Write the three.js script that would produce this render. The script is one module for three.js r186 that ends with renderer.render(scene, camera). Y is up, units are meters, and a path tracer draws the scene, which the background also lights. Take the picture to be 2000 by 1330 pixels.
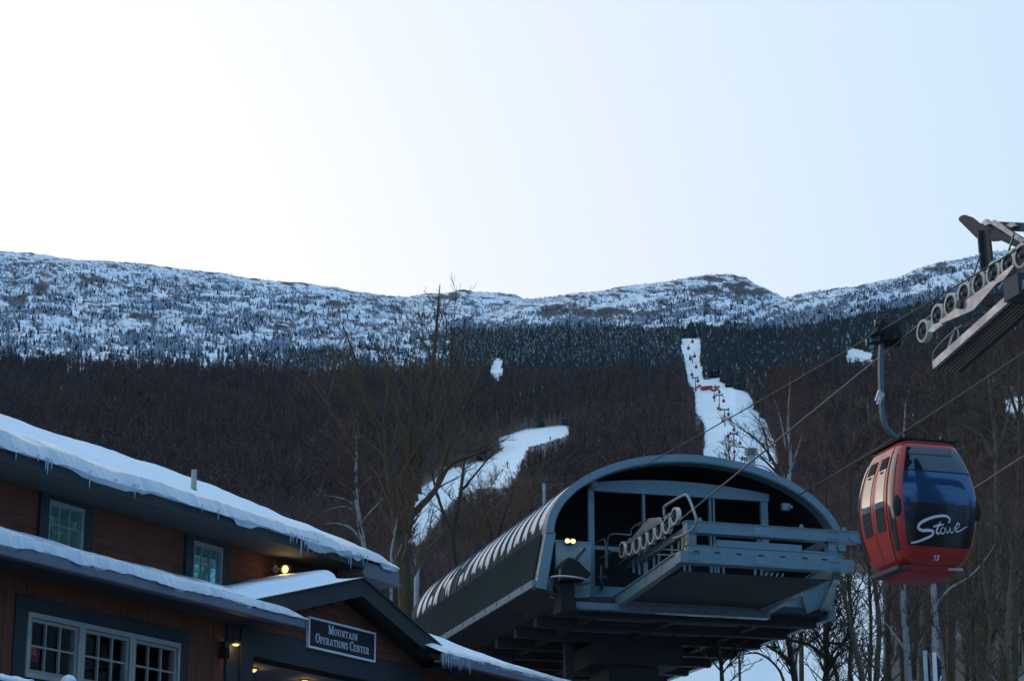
import * as THREE from 'three';
import { mergeGeometries } from 'three/addons/utils/BufferGeometryUtils.js';
import { FontLoader } from 'three/addons/loaders/FontLoader.js';
import { TextGeometry } from 'three/addons/geometries/TextGeometry.js';

// ------------------------------------------------------------------ camera, sky, sun, exposure
const F = 3900, TH = 14 * Math.PI / 180, CY = 920, EYE = 1.6, SN = Math.sin(TH), CS = Math.cos(TH);
const scene = new THREE.Scene();
const camera = new THREE.PerspectiveCamera(2 * Math.atan(CY / F) * 180 / Math.PI, 2000 / (2 * CY), 0.1, 9000);
camera.position.set(0, EYE, 0);
camera.rotation.x = TH;
camera.setViewOffset(2000, 2 * CY, 0, 0, 2000, 1330);
const renderer = new THREE.WebGLRenderer({ antialias: true });
renderer.setSize(1024, 680);
renderer.toneMapping = THREE.LinearToneMapping;
renderer.toneMappingExposure = 1;
renderer.shadowMap.enabled = true;

const SUN = new THREE.Vector3(-0.7, 0.14, -0.7).normalize();
{ // dusk sky: white glow about the sunken sun, falling to blue away from it
  const W = 1024, H = 512, data = new Float32Array(W * H * 4), d = new THREE.Vector3();
  const c0 = [0.145, 0.31, 0.68], amp = [2.3, 1.22, 0.44], fall = [40, 70, 180];
  for (let r = 0; r < H; r++) for (let k = 0; k < W; k++) {
    const up = ((r + 0.5) / H - 0.5) * Math.PI, ro = ((k + 0.5) / W - 0.5) * 2 * Math.PI;
    d.set(Math.cos(ro) * Math.cos(up), Math.sin(up), Math.sin(ro) * Math.cos(up));
    const e = d.clone(); e.y = SUN.y + (e.y - SUN.y) * 1.45; e.normalize();
    const g = Math.acos(Math.min(1, e.dot(SUN))) * 180 / Math.PI, low = Math.exp(-Math.max(0, d.y) / 0.16);
    let streak = 0; // a short broken vapour trail
    if (d.z < 0) {
      const den = d.y * SN - d.z * CS, px = 1000 + F * d.x / den, py = CY - F * (d.y * CS + d.z * SN) / den;
      const t = (py - 60) / 240, off = px - (435 - 125 * t - 20 * Math.sin(t * 2.5));
      streak = 0.1 * Math.exp(-((off / (9 + 10 * t)) ** 2)) * Math.exp(-(((t - 0.6) / 0.3) ** 2));
    }
    for (let c = 0; c < 3; c++) data[(r * W + k) * 4 + c] = c0[c] + amp[c] * Math.exp(-g / fall[c]) + [7.5, 7, 6.2][c] * Math.exp(-g / 8) + streak;
    data[(r * W + k) * 4 + 3] = 1;
  }
  const t = new THREE.DataTexture(data, W, H, THREE.RGBAFormat, THREE.FloatType);
  t.mapping = THREE.EquirectangularReflectionMapping; t.magFilter = t.minFilter = THREE.LinearFilter; t.needsUpdate = true;
  scene.background = t; scene.environment = t;
}
const sun = new THREE.DirectionalLight(new THREE.Color(1, 0.86, 0.7), 2);
sun.position.copy(SUN).multiplyScalar(4000); sun.castShadow = true; sun.name = 'sun';
Object.assign(sun.shadow.camera, { left: -1500, right: 1500, top: 1500, bottom: -1500, near: 1, far: 8000 });
scene.add(sun, sun.target);

// ------------------------------------------------------------------ small tools
let seed = 7;
const rnd = () => { seed = (seed + 0x6D2B79F5) | 0; let t = Math.imul(seed ^ (seed >>> 15), 1 | seed); t = (t + Math.imul(t ^ (t >>> 7), 61 | t)) ^ t; return ((t ^ (t >>> 14)) >>> 0) / 4294967296; };
const rr = (a, b) => a + (b - a) * rnd();
const clamp = (x, a = 0, b = 1) => Math.min(b, Math.max(a, x)), lerp = (a, b, t) => a + (b - a) * t;
const smooth = (a, b, x) => { const t = clamp((x - a) / (b - a)); return t * t * (3 - 2 * t); };
const curve = (pts) => (x) => { if (x <= pts[0][0]) return pts[0][1]; for (let i = 1; i < pts.length; i++) if (x <= pts[i][0]) { const [a, b] = [pts[i - 1], pts[i]]; return lerp(a[1], b[1], (x - a[0]) / (b[0] - a[0])); } return pts[pts.length - 1][1]; };
const hash = (x, y) => { let h = Math.imul(x, 374761393) + Math.imul(y, 668265263) | 0; h = Math.imul(h ^ (h >>> 13), 1274126177); return ((h ^ (h >>> 16)) >>> 0) / 4294967296; };
const noise = (x, y) => { const i = Math.floor(x), j = Math.floor(y); let u = x - i, v = y - j; u = u * u * (3 - 2 * u); v = v * v * (3 - 2 * v); return lerp(lerp(hash(i, j), hash(i + 1, j), u), lerp(hash(i, j + 1), hash(i + 1, j + 1), u), v); };
const fbm = (x, y, o = 4) => { let s = 0, a = 0.5, t = 0; for (let i = 0; i < o; i++) { s += a * noise(x, y); t += a; a *= 0.5; x = x * 2.03 + 17.1; y = y * 2.01 + 5.7; } return s / t; };
const V = (x, y, z) => new THREE.Vector3(x, y, z);
const ray = (px, py) => [px - 1000, F * SN + (CY - py) * CS, -(F * CS - (CY - py) * SN)];
const at = (px, py, Z) => { const r = ray(px, py), t = Z / -r[2]; return V(r[0] * t, EYE + r[1] * t, -Z); };
const proj = (X, Y, Z) => { const y = Y - EYE, d = y * SN + Z * CS; return [1000 + F * X / d, CY - F * (y * CS - Z * SN) / d]; };
const slopeOf = (py) => (F * SN + (CY - py) * CS) / (F * CS - (CY - py) * SN);
// a building's own axes: x along its front, z out of its front, turned about y
function axes(ox, oz, ux, uz) {
  return {
    front: (px, py, n) => { const r = ray(px, py), t = (n + ox * -uz + oz * ux) / (r[0] * -uz + r[2] * ux), X = r[0] * t - ox, Z = r[2] * t - oz; return [X * ux + Z * uz, EYE + r[1] * t]; },
    side: (px, py, u) => { const r = ray(px, py), t = (u + ox * ux + oz * uz) / (r[0] * ux + r[2] * uz), X = r[0] * t - ox, Z = r[2] * t - oz; return [X * -uz + Z * ux, EYE + r[1] * t]; },
    turn: Math.atan2(-uz, ux), world: (x, y, z) => V(ox + x * ux - z * uz, y, oz + x * uz + z * ux),
  };
}
const names = new Map();
function numbered(n) { const k = names.get(n) ?? 0; names.set(n, k + 1); return k ? n + '_' + String(k).padStart(3, '0') : n; }
function tag(o, label, category, group, kind) { Object.assign(o.userData, { label }); if (category) o.userData.category = category; if (group) o.userData.group = group; if (kind) o.userData.kind = kind; return o; }
function thing(name, label, category, p = [0, 0, 0], turn = 0, group) {
  const o = new THREE.Group(); o.name = numbered(name); o.position.set(...p); o.rotation.y = turn; scene.add(o);
  return tag(o, label, category, group);
}
function put(name, g, m, parent = scene) {
  const o = new THREE.Mesh(Array.isArray(g) ? join(g) : g, m); o.name = parent === scene ? numbered(name) : name;
  o.castShadow = o.receiveShadow = true; parent.add(o); return o;
}
const puts = (name, list, m, parent) => list.map((g) => put(name, g, m, parent)); // each piece a part of its own
function join(list) {
  const gs = list.map((g) => { const h = g.index ? g.toNonIndexed() : g; for (const k of Object.keys(h.attributes)) if (!['position', 'normal', 'uv'].includes(k)) h.deleteAttribute(k); return h; });
  return gs.length === 1 ? gs[0] : mergeGeometries(gs);
}
// box with uv in metres
function box(w, h, d, x = 0, y = 0, z = 0, rx = 0, ry = 0, rz = 0) {
  const g = new THREE.BoxGeometry(w, h, d), uv = g.attributes.uv;
  const off = rnd() * 7;
  for (let i = 0; i < 24; i++) { const f = i >> 2, a = f < 2 ? d : w, b = f === 2 || f === 3 ? d : h; uv.setXY(i, uv.getX(i) * a + off, uv.getY(i) * b + off); }
  if (rx || ry || rz) g.applyMatrix4(new THREE.Matrix4().makeRotationFromEuler(new THREE.Euler(rx, ry, rz, 'YXZ')));
  return g.translate(x, y, z);
}
const span = (x0, x1, y0, y1, z0, z1) => box(x1 - x0, y1 - y0, z1 - z0, (x0 + x1) / 2, (y0 + y1) / 2, (z0 + z1) / 2);
// bar of rectangular section between two points
function bar(a, b, w, h = w, upv = V(0, 1, 0)) {
  const d = b.clone().sub(a), L = d.length(), g = box(w, h, L), z = d.normalize(), x = upv.clone().cross(z);
  if (x.length() < 1e-3) x.set(1, 0, 0); x.normalize();
  return g.applyMatrix4(new THREE.Matrix4().makeBasis(x, z.clone().cross(x), z).setPosition(a.clone().add(b).multiplyScalar(0.5)));
}
// tapered tube through points
function tube(pts, rad, sides = 6, cap = true) {
  const n = pts.length, P = [], N = [], U = [], I = [], x = V(), y = V(), t = V(), q = V();
  const R = (i) => Array.isArray(rad) ? rad[i] : typeof rad === 'function' ? rad(i / (n - 1)) : rad;
  let len = 0, ref = null;
  for (let i = 0; i < n; i++) {
    t.copy(pts[Math.min(n - 1, i + 1)]).sub(pts[Math.max(0, i - 1)]).normalize();
    if (!ref) ref = Math.abs(t.y) < 0.9 ? V(0, 1, 0) : V(1, 0, 0.01);
    x.copy(ref).addScaledVector(t, -ref.dot(t)).normalize(); y.copy(t).cross(x); ref = x.clone();
    if (i) len += pts[i].distanceTo(pts[i - 1]);
    for (let k = 0; k <= sides; k++) {
      const a = k / sides * Math.PI * 2, r = R(i); q.copy(x).multiplyScalar(Math.cos(a)).addScaledVector(y, Math.sin(a));
      P.push(pts[i].x + q.x * r, pts[i].y + q.y * r, pts[i].z + q.z * r); N.push(q.x, q.y, q.z); U.push(k / sides * 2 * Math.PI * r, len);
    }
  }
  for (let i = 0; i < n - 1; i++) for (let k = 0; k < sides; k++) { const a = i * (sides + 1) + k, b = a + sides + 1; I.push(a, a + 1, b, a + 1, b + 1, b); }
  if (cap) for (const [i, s] of [[0, -1], [n - 1, 1]]) {
    t.copy(pts[Math.min(n - 1, i + 1)]).sub(pts[Math.max(0, i - 1)]).normalize().multiplyScalar(s);
    const c = P.length / 3; P.push(pts[i].x, pts[i].y, pts[i].z); N.push(t.x, t.y, t.z); U.push(0, 0);
    for (let k = 0; k <= sides; k++) { const o = (i * (sides + 1) + k) * 3; P.push(P[o], P[o + 1], P[o + 2]); N.push(t.x, t.y, t.z); U.push(0, 0); }
    for (let k = 0; k < sides; k++) s > 0 ? I.push(c, c + 1 + k, c + 2 + k) : I.push(c, c + 2 + k, c + 1 + k);
  }
  const g = new THREE.BufferGeometry();
  g.setAttribute('position', new THREE.Float32BufferAttribute(P, 3)).setAttribute('normal', new THREE.Float32BufferAttribute(N, 3)).setAttribute('uv', new THREE.Float32BufferAttribute(U, 2));
  return g.setIndex(I);
}
const cyl = (a, b, r, sides = 10) => tube([a, b], r, sides);
const smoothLine = (pts, n) => new THREE.CatmullRomCurve3(pts, false, 'centripetal').getPoints(n);
// flat outline in x,y pushed from z0 to z1
function plate(pts, z0, z1, bevel = 0) {
  const g = new THREE.ExtrudeGeometry(new THREE.Shape(pts.map((p) => new THREE.Vector2(p[0], p[1]))), { depth: z1 - z0 - 2 * bevel, bevelEnabled: bevel > 0, bevelThickness: bevel, bevelSize: bevel, bevelOffset: -bevel, bevelSegments: 1, curveSegments: 6 });
  return g.translate(0, 0, z0 + bevel);
}
// the same outline given as [z, y] and pushed along x
const platex = (pts, x0, x1, bevel = 0) => plate(pts.map((p) => [-p[0], p[1]]), x0, x1, bevel).applyMatrix4(new THREE.Matrix4().makeRotationY(Math.PI / 2));
function surface(nu, nv, f, close = false) { // grid of points f(u, v)
  const P = [], U = [], I = [];
  for (let j = 0; j <= nv; j++) for (let i = 0; i <= nu; i++) { const p = f(i / nu, j / nv); P.push(p[0], p[1], p[2]); U.push(p[3] ?? i / nu, p[4] ?? j / nv); }
  for (let j = 0; j < nv; j++) for (let i = 0; i < nu; i++) { const a = j * (nu + 1) + i, b = a + nu + 1; I.push(a, a + 1, b, a + 1, b + 1, b); }
  const g = new THREE.BufferGeometry();
  g.setAttribute('position', new THREE.Float32BufferAttribute(P, 3)).setAttribute('uv', new THREE.Float32BufferAttribute(U, 2));
  g.setIndex(I); g.computeVertexNormals(); return g;
}
// ------------------------------------------------------------------ materials
function tex(w, h, f, srgb = false) {
  const d = new Uint8Array(w * h * 4);
  for (let y = 0; y < h; y++) for (let x = 0; x < w; x++) { const c = f(x / w, y / h, x, y), o = (y * w + x) * 4; for (let k = 0; k < 3; k++) d[o + k] = clamp(Array.isArray(c) ? c[k] : c) * 255; d[o + 3] = 255; }
  const t = new THREE.DataTexture(d, w, h); t.wrapS = t.wrapT = THREE.RepeatWrapping; t.magFilter = THREE.LinearFilter; t.minFilter = THREE.LinearFilter; if (srgb) t.colorSpace = THREE.SRGBColorSpace; t.needsUpdate = true; return t;
}
const rep = (t, x, y = x) => { const c = t.clone(); c.repeat.set(x, y); c.needsUpdate = true; return c; };
const tile = (s) => (u, v, o = 4, ax = 1) => { let t = 0, a = 0.5, q = 0, m = s; for (let i = 0; i < o; i++) { const X = u * m * ax, Y = v * m, ix = Math.floor(X), iy = Math.floor(Y), M = m * ax; let p = X - ix, w = Y - iy; p = p * p * (3 - 2 * p); w = w * w * (3 - 2 * w); const h = (x, y) => hash(((x % M) + M) % M + i * 91, ((y % m) + m) % m + i * 57); t += a * lerp(lerp(h(ix, iy), h(ix + 1, iy), p), lerp(h(ix, iy + 1), h(ix + 1, iy + 1), p), w); q += a; a *= 0.55; m *= 2; } return t / q; };
const T = {
  grime: tex(256, 256, (u, v) => 0.72 + 0.35 * (tile(6)(u, v, 5) - 0.35)),
  soft: tex(256, 256, (u, v) => 0.85 + 0.16 * (tile(6)(u, v, 5) - 0.35)),
  wood: tex(256, 256, (u, v) => { const g = tile(4)(u, v, 4, 16), k = tile(3)(u, v, 3); const m = 0.62 + 0.5 * (g - 0.4) + 0.25 * (k - 0.5); return [m, m * 0.98, m * 0.96]; }),
  snow: tex(256, 256, (u, v) => 0.25 + 0.75 * tile(8)(u, v, 5)),
  bark: tex(128, 256, (u, v) => 0.6 + 0.9 * (tile(8)(u, v, 4, 4) - 0.45)),
  birch: tex(64, 512, (u, v) => { const s = tile(32)(u * 0.5, v, 3), b = tile(4)(u, v, 4), d = s > 0.64 ? 0.25 : 1; const m = (0.55 + 0.45 * b) * d; return [m, m * 0.98, m * 0.95]; }),
  rough: tex(128, 128, (u, v) => 0.55 + 0.8 * (tile(5)(u, v, 4) - 0.35)),
};
const std = (r, g, b, rough = 0.7, o = {}) => new THREE.MeshStandardMaterial({ color: new THREE.Color().setRGB(r, g, b), roughness: rough, ...o });
const phys = (r, g, b, rough, o = {}) => new THREE.MeshPhysicalMaterial({ color: new THREE.Color().setRGB(r, g, b), roughness: rough, ...o });
const M = {
  snow: phys(0.84, 0.87, 0.92, 0.75, { bumpMap: rep(T.snow, 1.6), bumpScale: 0.03 }),
  ice: phys(0.5, 0.55, 0.61, 0.4, { clearcoat: 0.5, clearcoatRoughness: 0.25 }),
  icicle: phys(0.7, 0.78, 0.86, 0.08, { transmission: 0.55, thickness: 0.03, ior: 1.31 }),
  siding: std(0.205, 0.066, 0.036, 0.95, { map: rep(T.wood, 1.3), bumpMap: rep(T.wood, 1.3), bumpScale: 0.004 }),
  siding2: std(0.18, 0.06, 0.034, 0.95, { map: rep(T.wood, 1.1), bumpMap: rep(T.wood, 1.1), bumpScale: 0.004 }),
  trim: std(0.034, 0.045, 0.046, 0.8, { map: rep(T.wood, 1), bumpMap: rep(T.wood, 1), bumpScale: 0.003 }),
  soffit: std(0.055, 0.05, 0.048, 0.9),
  gutter: std(0.2, 0.21, 0.25, 0.6, { map: T.grime, metalness: 0.2 }),
  white: std(0.44, 0.41, 0.36, 0.55, { map: T.grime }),
  sash: std(0.36, 0.34, 0.31, 0.6, { map: T.grime }),
  glass: phys(0.9, 0.95, 0.95, 0.02, { transmission: 1, thickness: 0, specularIntensity: 0.22 }),
  tealGlass: phys(0.27, 0.64, 0.58, 0.03, { metalness: 0.85 }),
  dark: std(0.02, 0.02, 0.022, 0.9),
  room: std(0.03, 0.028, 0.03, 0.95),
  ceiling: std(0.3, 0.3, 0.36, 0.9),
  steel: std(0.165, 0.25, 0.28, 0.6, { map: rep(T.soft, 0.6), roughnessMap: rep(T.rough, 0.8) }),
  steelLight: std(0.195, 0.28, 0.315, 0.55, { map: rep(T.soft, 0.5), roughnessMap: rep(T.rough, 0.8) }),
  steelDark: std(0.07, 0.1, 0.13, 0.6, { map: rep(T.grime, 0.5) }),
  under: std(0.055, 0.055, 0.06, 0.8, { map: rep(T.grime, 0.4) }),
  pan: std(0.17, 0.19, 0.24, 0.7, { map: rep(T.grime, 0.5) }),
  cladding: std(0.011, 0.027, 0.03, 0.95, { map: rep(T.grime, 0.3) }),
  roofMetal: std(0.022, 0.025, 0.03, 0.85, { map: rep(T.soft, 0.5) }),
  seam: std(0.09, 0.1, 0.11, 0.5, { metalness: 0.3 }),
  roofIce: phys(0.72, 0.72, 0.73, 0.42),
  galv: std(0.36, 0.38, 0.43, 0.5, { map: rep(T.grime, 0.9), metalness: 0.35, roughnessMap: T.rough }),
  galvDark: std(0.075, 0.08, 0.09, 0.65, { map: rep(T.grime, 0.9), metalness: 0.3 }),
  backlit: std(0.035, 0.037, 0.042, 0.7),  // tower steel against the sky, its shade put into a darker colour
  black: std(0.012, 0.011, 0.011, 0.85),
  rubber: std(0.02, 0.02, 0.022, 0.85),
  liner: std(0.72, 0.66, 0.56, 0.8, { map: rep(T.soft, 3) }),
  rope: std(0.16, 0.15, 0.15, 0.5, { metalness: 0.5, bumpMap: rep(T.bark, 20, 6), bumpScale: 0.002 }),
  ropeDark: std(0.06, 0.055, 0.06, 0.6),
  pipe: std(0.5, 0.56, 0.62, 0.5, { map: T.grime }),
  red: phys(0.5, 0.028, 0.02, 0.4, { clearcoat: 0.5, clearcoatRoughness: 0.1, map: rep(T.soft, 2) }),
  redMatte: std(0.5, 0.035, 0.032, 0.55, { map: rep(T.grime, 1) }),
  tint: phys(0.012, 0.016, 0.022, 0.05, { clearcoat: 1, clearcoatRoughness: 0.02, ior: 1.6 }),
  bluePane: phys(0.03, 0.08, 0.17, 0.12, { metalness: 0.35, clearcoat: 1, clearcoatRoughness: 0.03 }),  // deep blue set in the colour of the lower end pane
  gloss: phys(0.015, 0.015, 0.018, 0.22, { clearcoat: 0.5 }),
  print: std(0.75, 0.76, 0.8, 0.6),
  alu: std(0.55, 0.57, 0.6, 0.35, { metalness: 0.6 }),
  hanger: std(0.13, 0.175, 0.19, 0.5, { map: rep(T.grime, 1), metalness: 0.25 }),
  barkDark: std(0.085, 0.055, 0.035, 0.95, { map: rep(T.bark, 2, 0.6), bumpMap: rep(T.bark, 2, 0.6), bumpScale: 0.02 }),
  barkOlive: std(0.16, 0.105, 0.055, 0.95, { map: rep(T.bark, 2, 0.6), bumpMap: rep(T.bark, 2, 0.6), bumpScale: 0.02 }),
  barkPale: std(0.2, 0.15, 0.105, 0.9, { map: rep(T.birch, 1.5, 0.35) }),
  birch: std(0.4, 0.4, 0.4, 0.85, { map: rep(T.birch, 1.4, 0.3) }),
  twig: std(0.15, 0.095, 0.052, 0.95),
  twigRed: std(0.12, 0.06, 0.04, 0.95),
  twigPale: std(0.11, 0.072, 0.045, 0.95),
  foliage: std(1, 1, 1, 0.95, { vertexColors: true }),
  lampBody: std(0.3, 0.26, 0.2, 0.5),
  glow: std(1, 0.8, 0.45, 0.5, { emissive: new THREE.Color(1, 0.62, 0.18), emissiveIntensity: 2.4 }),
  glowSoft: std(1, 0.7, 0.35, 0.5, { emissive: new THREE.Color(1, 0.5, 0.16), emissiveIntensity: 1.9 }),
  glowRed: std(0.5, 0.05, 0.04, 0.6, { emissive: new THREE.Color(0.5, 0.03, 0.02), emissiveIntensity: 0.12 }),
};

// ------------------------------------------------------------------ terrain
const ridgeA = curve([[-4000, 420], [-900, 440], [-300, 470], [0, 491], [60, 496], [120, 503], [200, 508], [270, 516], [360, 526], [480, 541], [600, 553], [680, 566], [760, 577], [800, 580], [830, 573], [870, 571], [905, 564], [930, 571], [975, 573], [1010, 579], [1035, 592], [1100, 622], [1300, 690], [2400, 760], [9000, 1500]]);
const ridgeB = curve([[-4000, 900], [600, 790], [780, 705], [850, 672], [900, 642], [960, 608], [1030, 584], [1080, 579], [1130, 573], [1200, 563], [1270, 554], [1330, 545], [1365, 540], [1430, 539], [1455, 546], [1475, 557], [1500, 566], [1520, 577], [1545, 592], [1620, 630], [1750, 690], [2400, 800], [9000, 1500]]);
const ridgeC = curve([[-4000, 1100], [1000, 860], [1200, 740], [1300, 690], [1380, 648], [1450, 617], [1500, 595], [1535, 581], [1600, 568], [1680, 554], [1750, 539], [1800, 521], [1860, 509], [1920, 499], [2000, 482], [2400, 420], [3000, 420], [4500, 900], [9000, 1560]]);
const bodies = [[ridgeA, 2500, slopeOf], [ridgeB, 2200, slopeOf], [ridgeC, 2000, slopeOf]];
const pxOf = (s) => 1000 + s * 3697;
let onBody = 0;
function ground(X, Z, detail = true) { // height of the land at depth Z ahead of the camera
  const s = X / Math.max(Z, 1), px = pxOf(s);
  let y = -5, crest = 1;
  for (const [r, zr] of bodies) {
    const top = slopeOf(r(px)) * zr;
    const h = Z <= zr ? top * Math.pow(Z / zr, 1.3) : top - 0.5 * (Z - zr);
    if (h > y) { y = h; onBody = r === ridgeA ? 0 : r === ridgeB ? 1 : 2; crest = 1 - Z / zr; }
  }
  y = EYE * smooth(400, 1500, Z) + y;
  if (detail && Z > 150) {
    const k = smooth(150, 1200, Z);
    y += k * (9 * (fbm(X / 160, Z / 160, 3) - 0.5) + 5 * (fbm(X / 38 + 40, Z / 60, 3) - 0.5));
    if (Z > 1400) { const q = fbm(X / 34 + 9, (Z + y) / 30, 4), f = smooth(-0.01, 0.07, crest); y += f * 6 * smooth(1400, 1800, Z) * (smooth(0.42, 0.6, q) - 0.5) + (0.3 + 0.7 * f) * 2.6 * (fbm(X / 9, Z / 11, 3) - 0.5); }
  }
  return y;
}
function hit(px, py, z0 = 40) { // where the sight line meets the land
  const r = ray(px, py); let z = z0;
  for (; z < 3000; z *= 1.004) { const X = r[0] * z / -r[2], Y = EYE + r[1] * z / -r[2]; if (ground(X, z, false) + EYE * 0 > Y) break; }
  return z;
}
const pistes = [
  [[1331, 661], [1338, 690], [1341, 712], [1346, 738], [1357, 752], [1366, 768], [1362, 800], [1374, 815], [1383, 835], [1381, 900], [1345, 1000], [1270, 1180], [1230, 1400], [1725, 1400], [1702, 1262], [1620, 1110], [1550, 1000], [1517, 920], [1507, 865], [1488, 822], [1466, 790], [1455, 764], [1412, 757], [1404, 738], [1376, 742], [1370, 712], [1366, 690], [1369, 661]],
  [[978, 857], [1040, 842], [1106, 832], [1110, 849], [1062, 864], [1026, 873], [1012, 900], [1006, 930], [985, 952], [930, 955], [875, 978], [838, 1030], [820, 1062], [798, 1062], [800, 1010], [826, 955], [880, 920], [955, 902], [985, 880]],
  [[970, 698], [981, 706], [978, 729], [957, 728]],
  [[1640, 684], [1668, 680], [1690, 686], [1714, 694], [1706, 701], [1665, 697]],
  [[1964, 782], [2004, 776], [2004, 806], [1972, 804]],
];
const inside = (poly, x, y) => { let c = false; for (let i = 0, j = poly.length - 1; i < poly.length; j = i++) { const [a, b] = poly[i], [d, e] = poly[j]; if ((b > y) !== (e > y) && x < (d - a) * (y - b) / (e - b) + a) c = !c; } return c; };
const onPiste = (px, py) => pistes.some((p) => inside(p, px, py));
const dense = curve([[0, 706], [300, 708], [450, 700], [600, 690], [750, 682], [850, 668], [900, 660], [1000, 656], [1300, 655], [1370, 655], [1450, 664], [1545, 652], [1640, 645], [1707, 624], [1789, 612], [1850, 600], [2000, 570]]);
const treeline = curve([[0, 722], [100, 730], [300, 736], [600, 748], [850, 744], [1000, 748], [1100, 755], [1250, 748], [1330, 752], [1380, 768], [1500, 762], [1560, 745], [1642, 714], [1750, 704], [1850, 665], [2000, 640]]);
const ridgeAt = (px) => Math.min(ridgeA(px), ridgeB(px), ridgeC(px));
const cliffs = [[28, 585, 34, 16], [78, 562, 20, 16], [180, 548, 34, 8], [272, 618, 36, 7], [655, 592, 30, 9], [590, 612, 18, 7], [770, 605, 20, 7], [1105, 608, 60, 16], [1190, 612, 70, 16], [1275, 612, 50, 14], [1390, 545, 30, 7], [1440, 560, 34, 12], [1470, 572, 40, 9], [1385, 568, 40, 9], [1840, 526, 40, 7], [1790, 540, 26, 6], [540, 640, 26, 7], [905, 567, 26, 7], [880, 580, 40, 7], [1380, 600, 30, 8]];
function rockiness(px, py) {
  let a = 0; for (const [x, y, w, h] of cliffs) a = Math.max(a, 1 - ((px - x) / w) ** 2 - ((py - y) / h) ** 2);
  return clamp(a, 0, 1);
}
{
  const cols = []; for (let i = -60; i < 0; i++) cols.push(-0.3 - 1.9 * (i / 60) ** 2); for (let i = 0; i <= 820; i++) cols.push(-0.3 + 0.6 * i / 820); for (let i = 1; i <= 60; i++) cols.push(0.3 + 1.9 * (i / 60) ** 2);
  const rows = []; for (let i = 0; i < 50; i++) rows.push(3 * Math.pow(50, i / 50)); for (let i = 0; i < 120; i++) rows.push(150 + 1200 * i / 120); for (let i = 0; i <= 360; i++) rows.push(1350 + 1250 * i / 360); rows.push(2680, 2800, 3000, 3400);
  const nx = cols.length, nz = rows.length, P = new Float32Array(nx * nz * 3), C = new Float32Array(nx * nz * 3), I = new Uint32Array((nx - 1) * (nz - 1) * 6);
  for (let j = 0; j < nz; j++) for (let i = 0; i < nx; i++) {
    const Z = rows[j], X = cols[i] * Z, o = (j * nx + i) * 3; let Y = ground(X, Z);
    const [px, py] = proj(X, Y, Z), tl = treeline(px), n1 = fbm(X / 7, (Y + Z * 0.4) / 5, 4), n2 = fbm(X / 60 + 3, Z / 70, 3), n3 = hash(i * 7 + 3, j * 13 + 1);
    const edge = 8 * (fbm(X / 12, Z / 25, 3) - 0.5), rim = py - ridgeAt(px);
    let snow = 0.88 + 0.06 * (n1 - 0.5), c = [snow, snow * 1.02, snow * 1.06];
    if (Z > 60 && (onPiste(px, py) || onPiste(px - 6 - edge, py) || onPiste(px + 6 + edge, py) || onPiste(px, py + 4) || (Z < 400 && py > 1120 && px > 1230 + edge && px < 1725))) { const q = 0.9 + 0.09 * (fbm(X / 3, Z / 9, 3) - 0.5); c = [q * 0.96, q * 0.98, q]; }
    else if (py + edge > tl - 4) { const q = 0.75 + 0.6 * n2; c = [0.05 * q, 0.041 * q, 0.037 * q]; if (n1 > 0.63 && Z < 1000) c = [0.16, 0.16, 0.18]; }
    else {
      const rk = rockiness(px, py), bare = fbm(px / 26 + 5, py / 6, 4);
      const streaky = fbm(px / 15 + 2, (py - 0.12 * px) / 3.1, 4), r = smooth(0.5, 0.57, Math.max(bare * 0.7 + n1 * 0.3 + rk * 0.3 - 0.1, streaky * 0.8 + n1 * 0.2 - 0.075 + rk * 0.2));
      const brush = smooth(0.5, 0.7, fbm(X / 2.6, (Z + Y) / 3.6, 3) * 0.8 + 0.25 * n2) * 0.8; // low scrub and wind-swept ledges poking through
      const rk2 = fbm(px / 9 + 3, py / 2.2, 3), rock = [0.03 + 0.085 * rk2 * n1 * 2, 0.027 + 0.072 * rk2 * n1 * 2, 0.03 + 0.068 * rk2 * n1 * 2], scrub = [0.26, 0.3, 0.36];
      c = c.map((v, k) => lerp(lerp(v, scrub[k], brush), rock[k], r));
      Y += 1.6 * (n1 - 0.5) + r * 3 * (bare - 0.55);
    }
    if (Z < 60) { const q = 0.13 + 0.1 * n2; c = [q, q, q * 1.05]; }  // unseen near ground coloured dark to cut bounce light onto undersides
    P[o] = X; P[o + 1] = Y; P[o + 2] = -Z; C[o] = c[0]; C[o + 1] = c[1]; C[o + 2] = c[2];
  }
  let q = 0; for (let j = 0; j < nz - 1; j++) for (let i = 0; i < nx - 1; i++) { const a = j * nx + i, b = a + nx; I[q++] = a; I[q++] = a + 1; I[q++] = b; I[q++] = a + 1; I[q++] = b + 1; I[q++] = b; }
  const g = new THREE.BufferGeometry(); g.setAttribute('position', new THREE.BufferAttribute(P, 3)); g.setAttribute('color', new THREE.BufferAttribute(C, 3)); g.setIndex(new THREE.BufferAttribute(I, 1)); g.computeVertexNormals();
  tag(put('mountain', g, std(1, 1, 1, 0.9, { vertexColors: true })), 'snow dusted rocky mountain ridge with white ski pistes cut through its forest', null, null, 'structure');
  const base = new THREE.CircleGeometry(9000, 64).rotateX(-Math.PI / 2).translate(0, -5.5, 0);
  tag(put('snow_ground', base, std(0.3, 0.31, 0.33, 0.95)), 'valley floor', null, null, 'structure');
}

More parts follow.
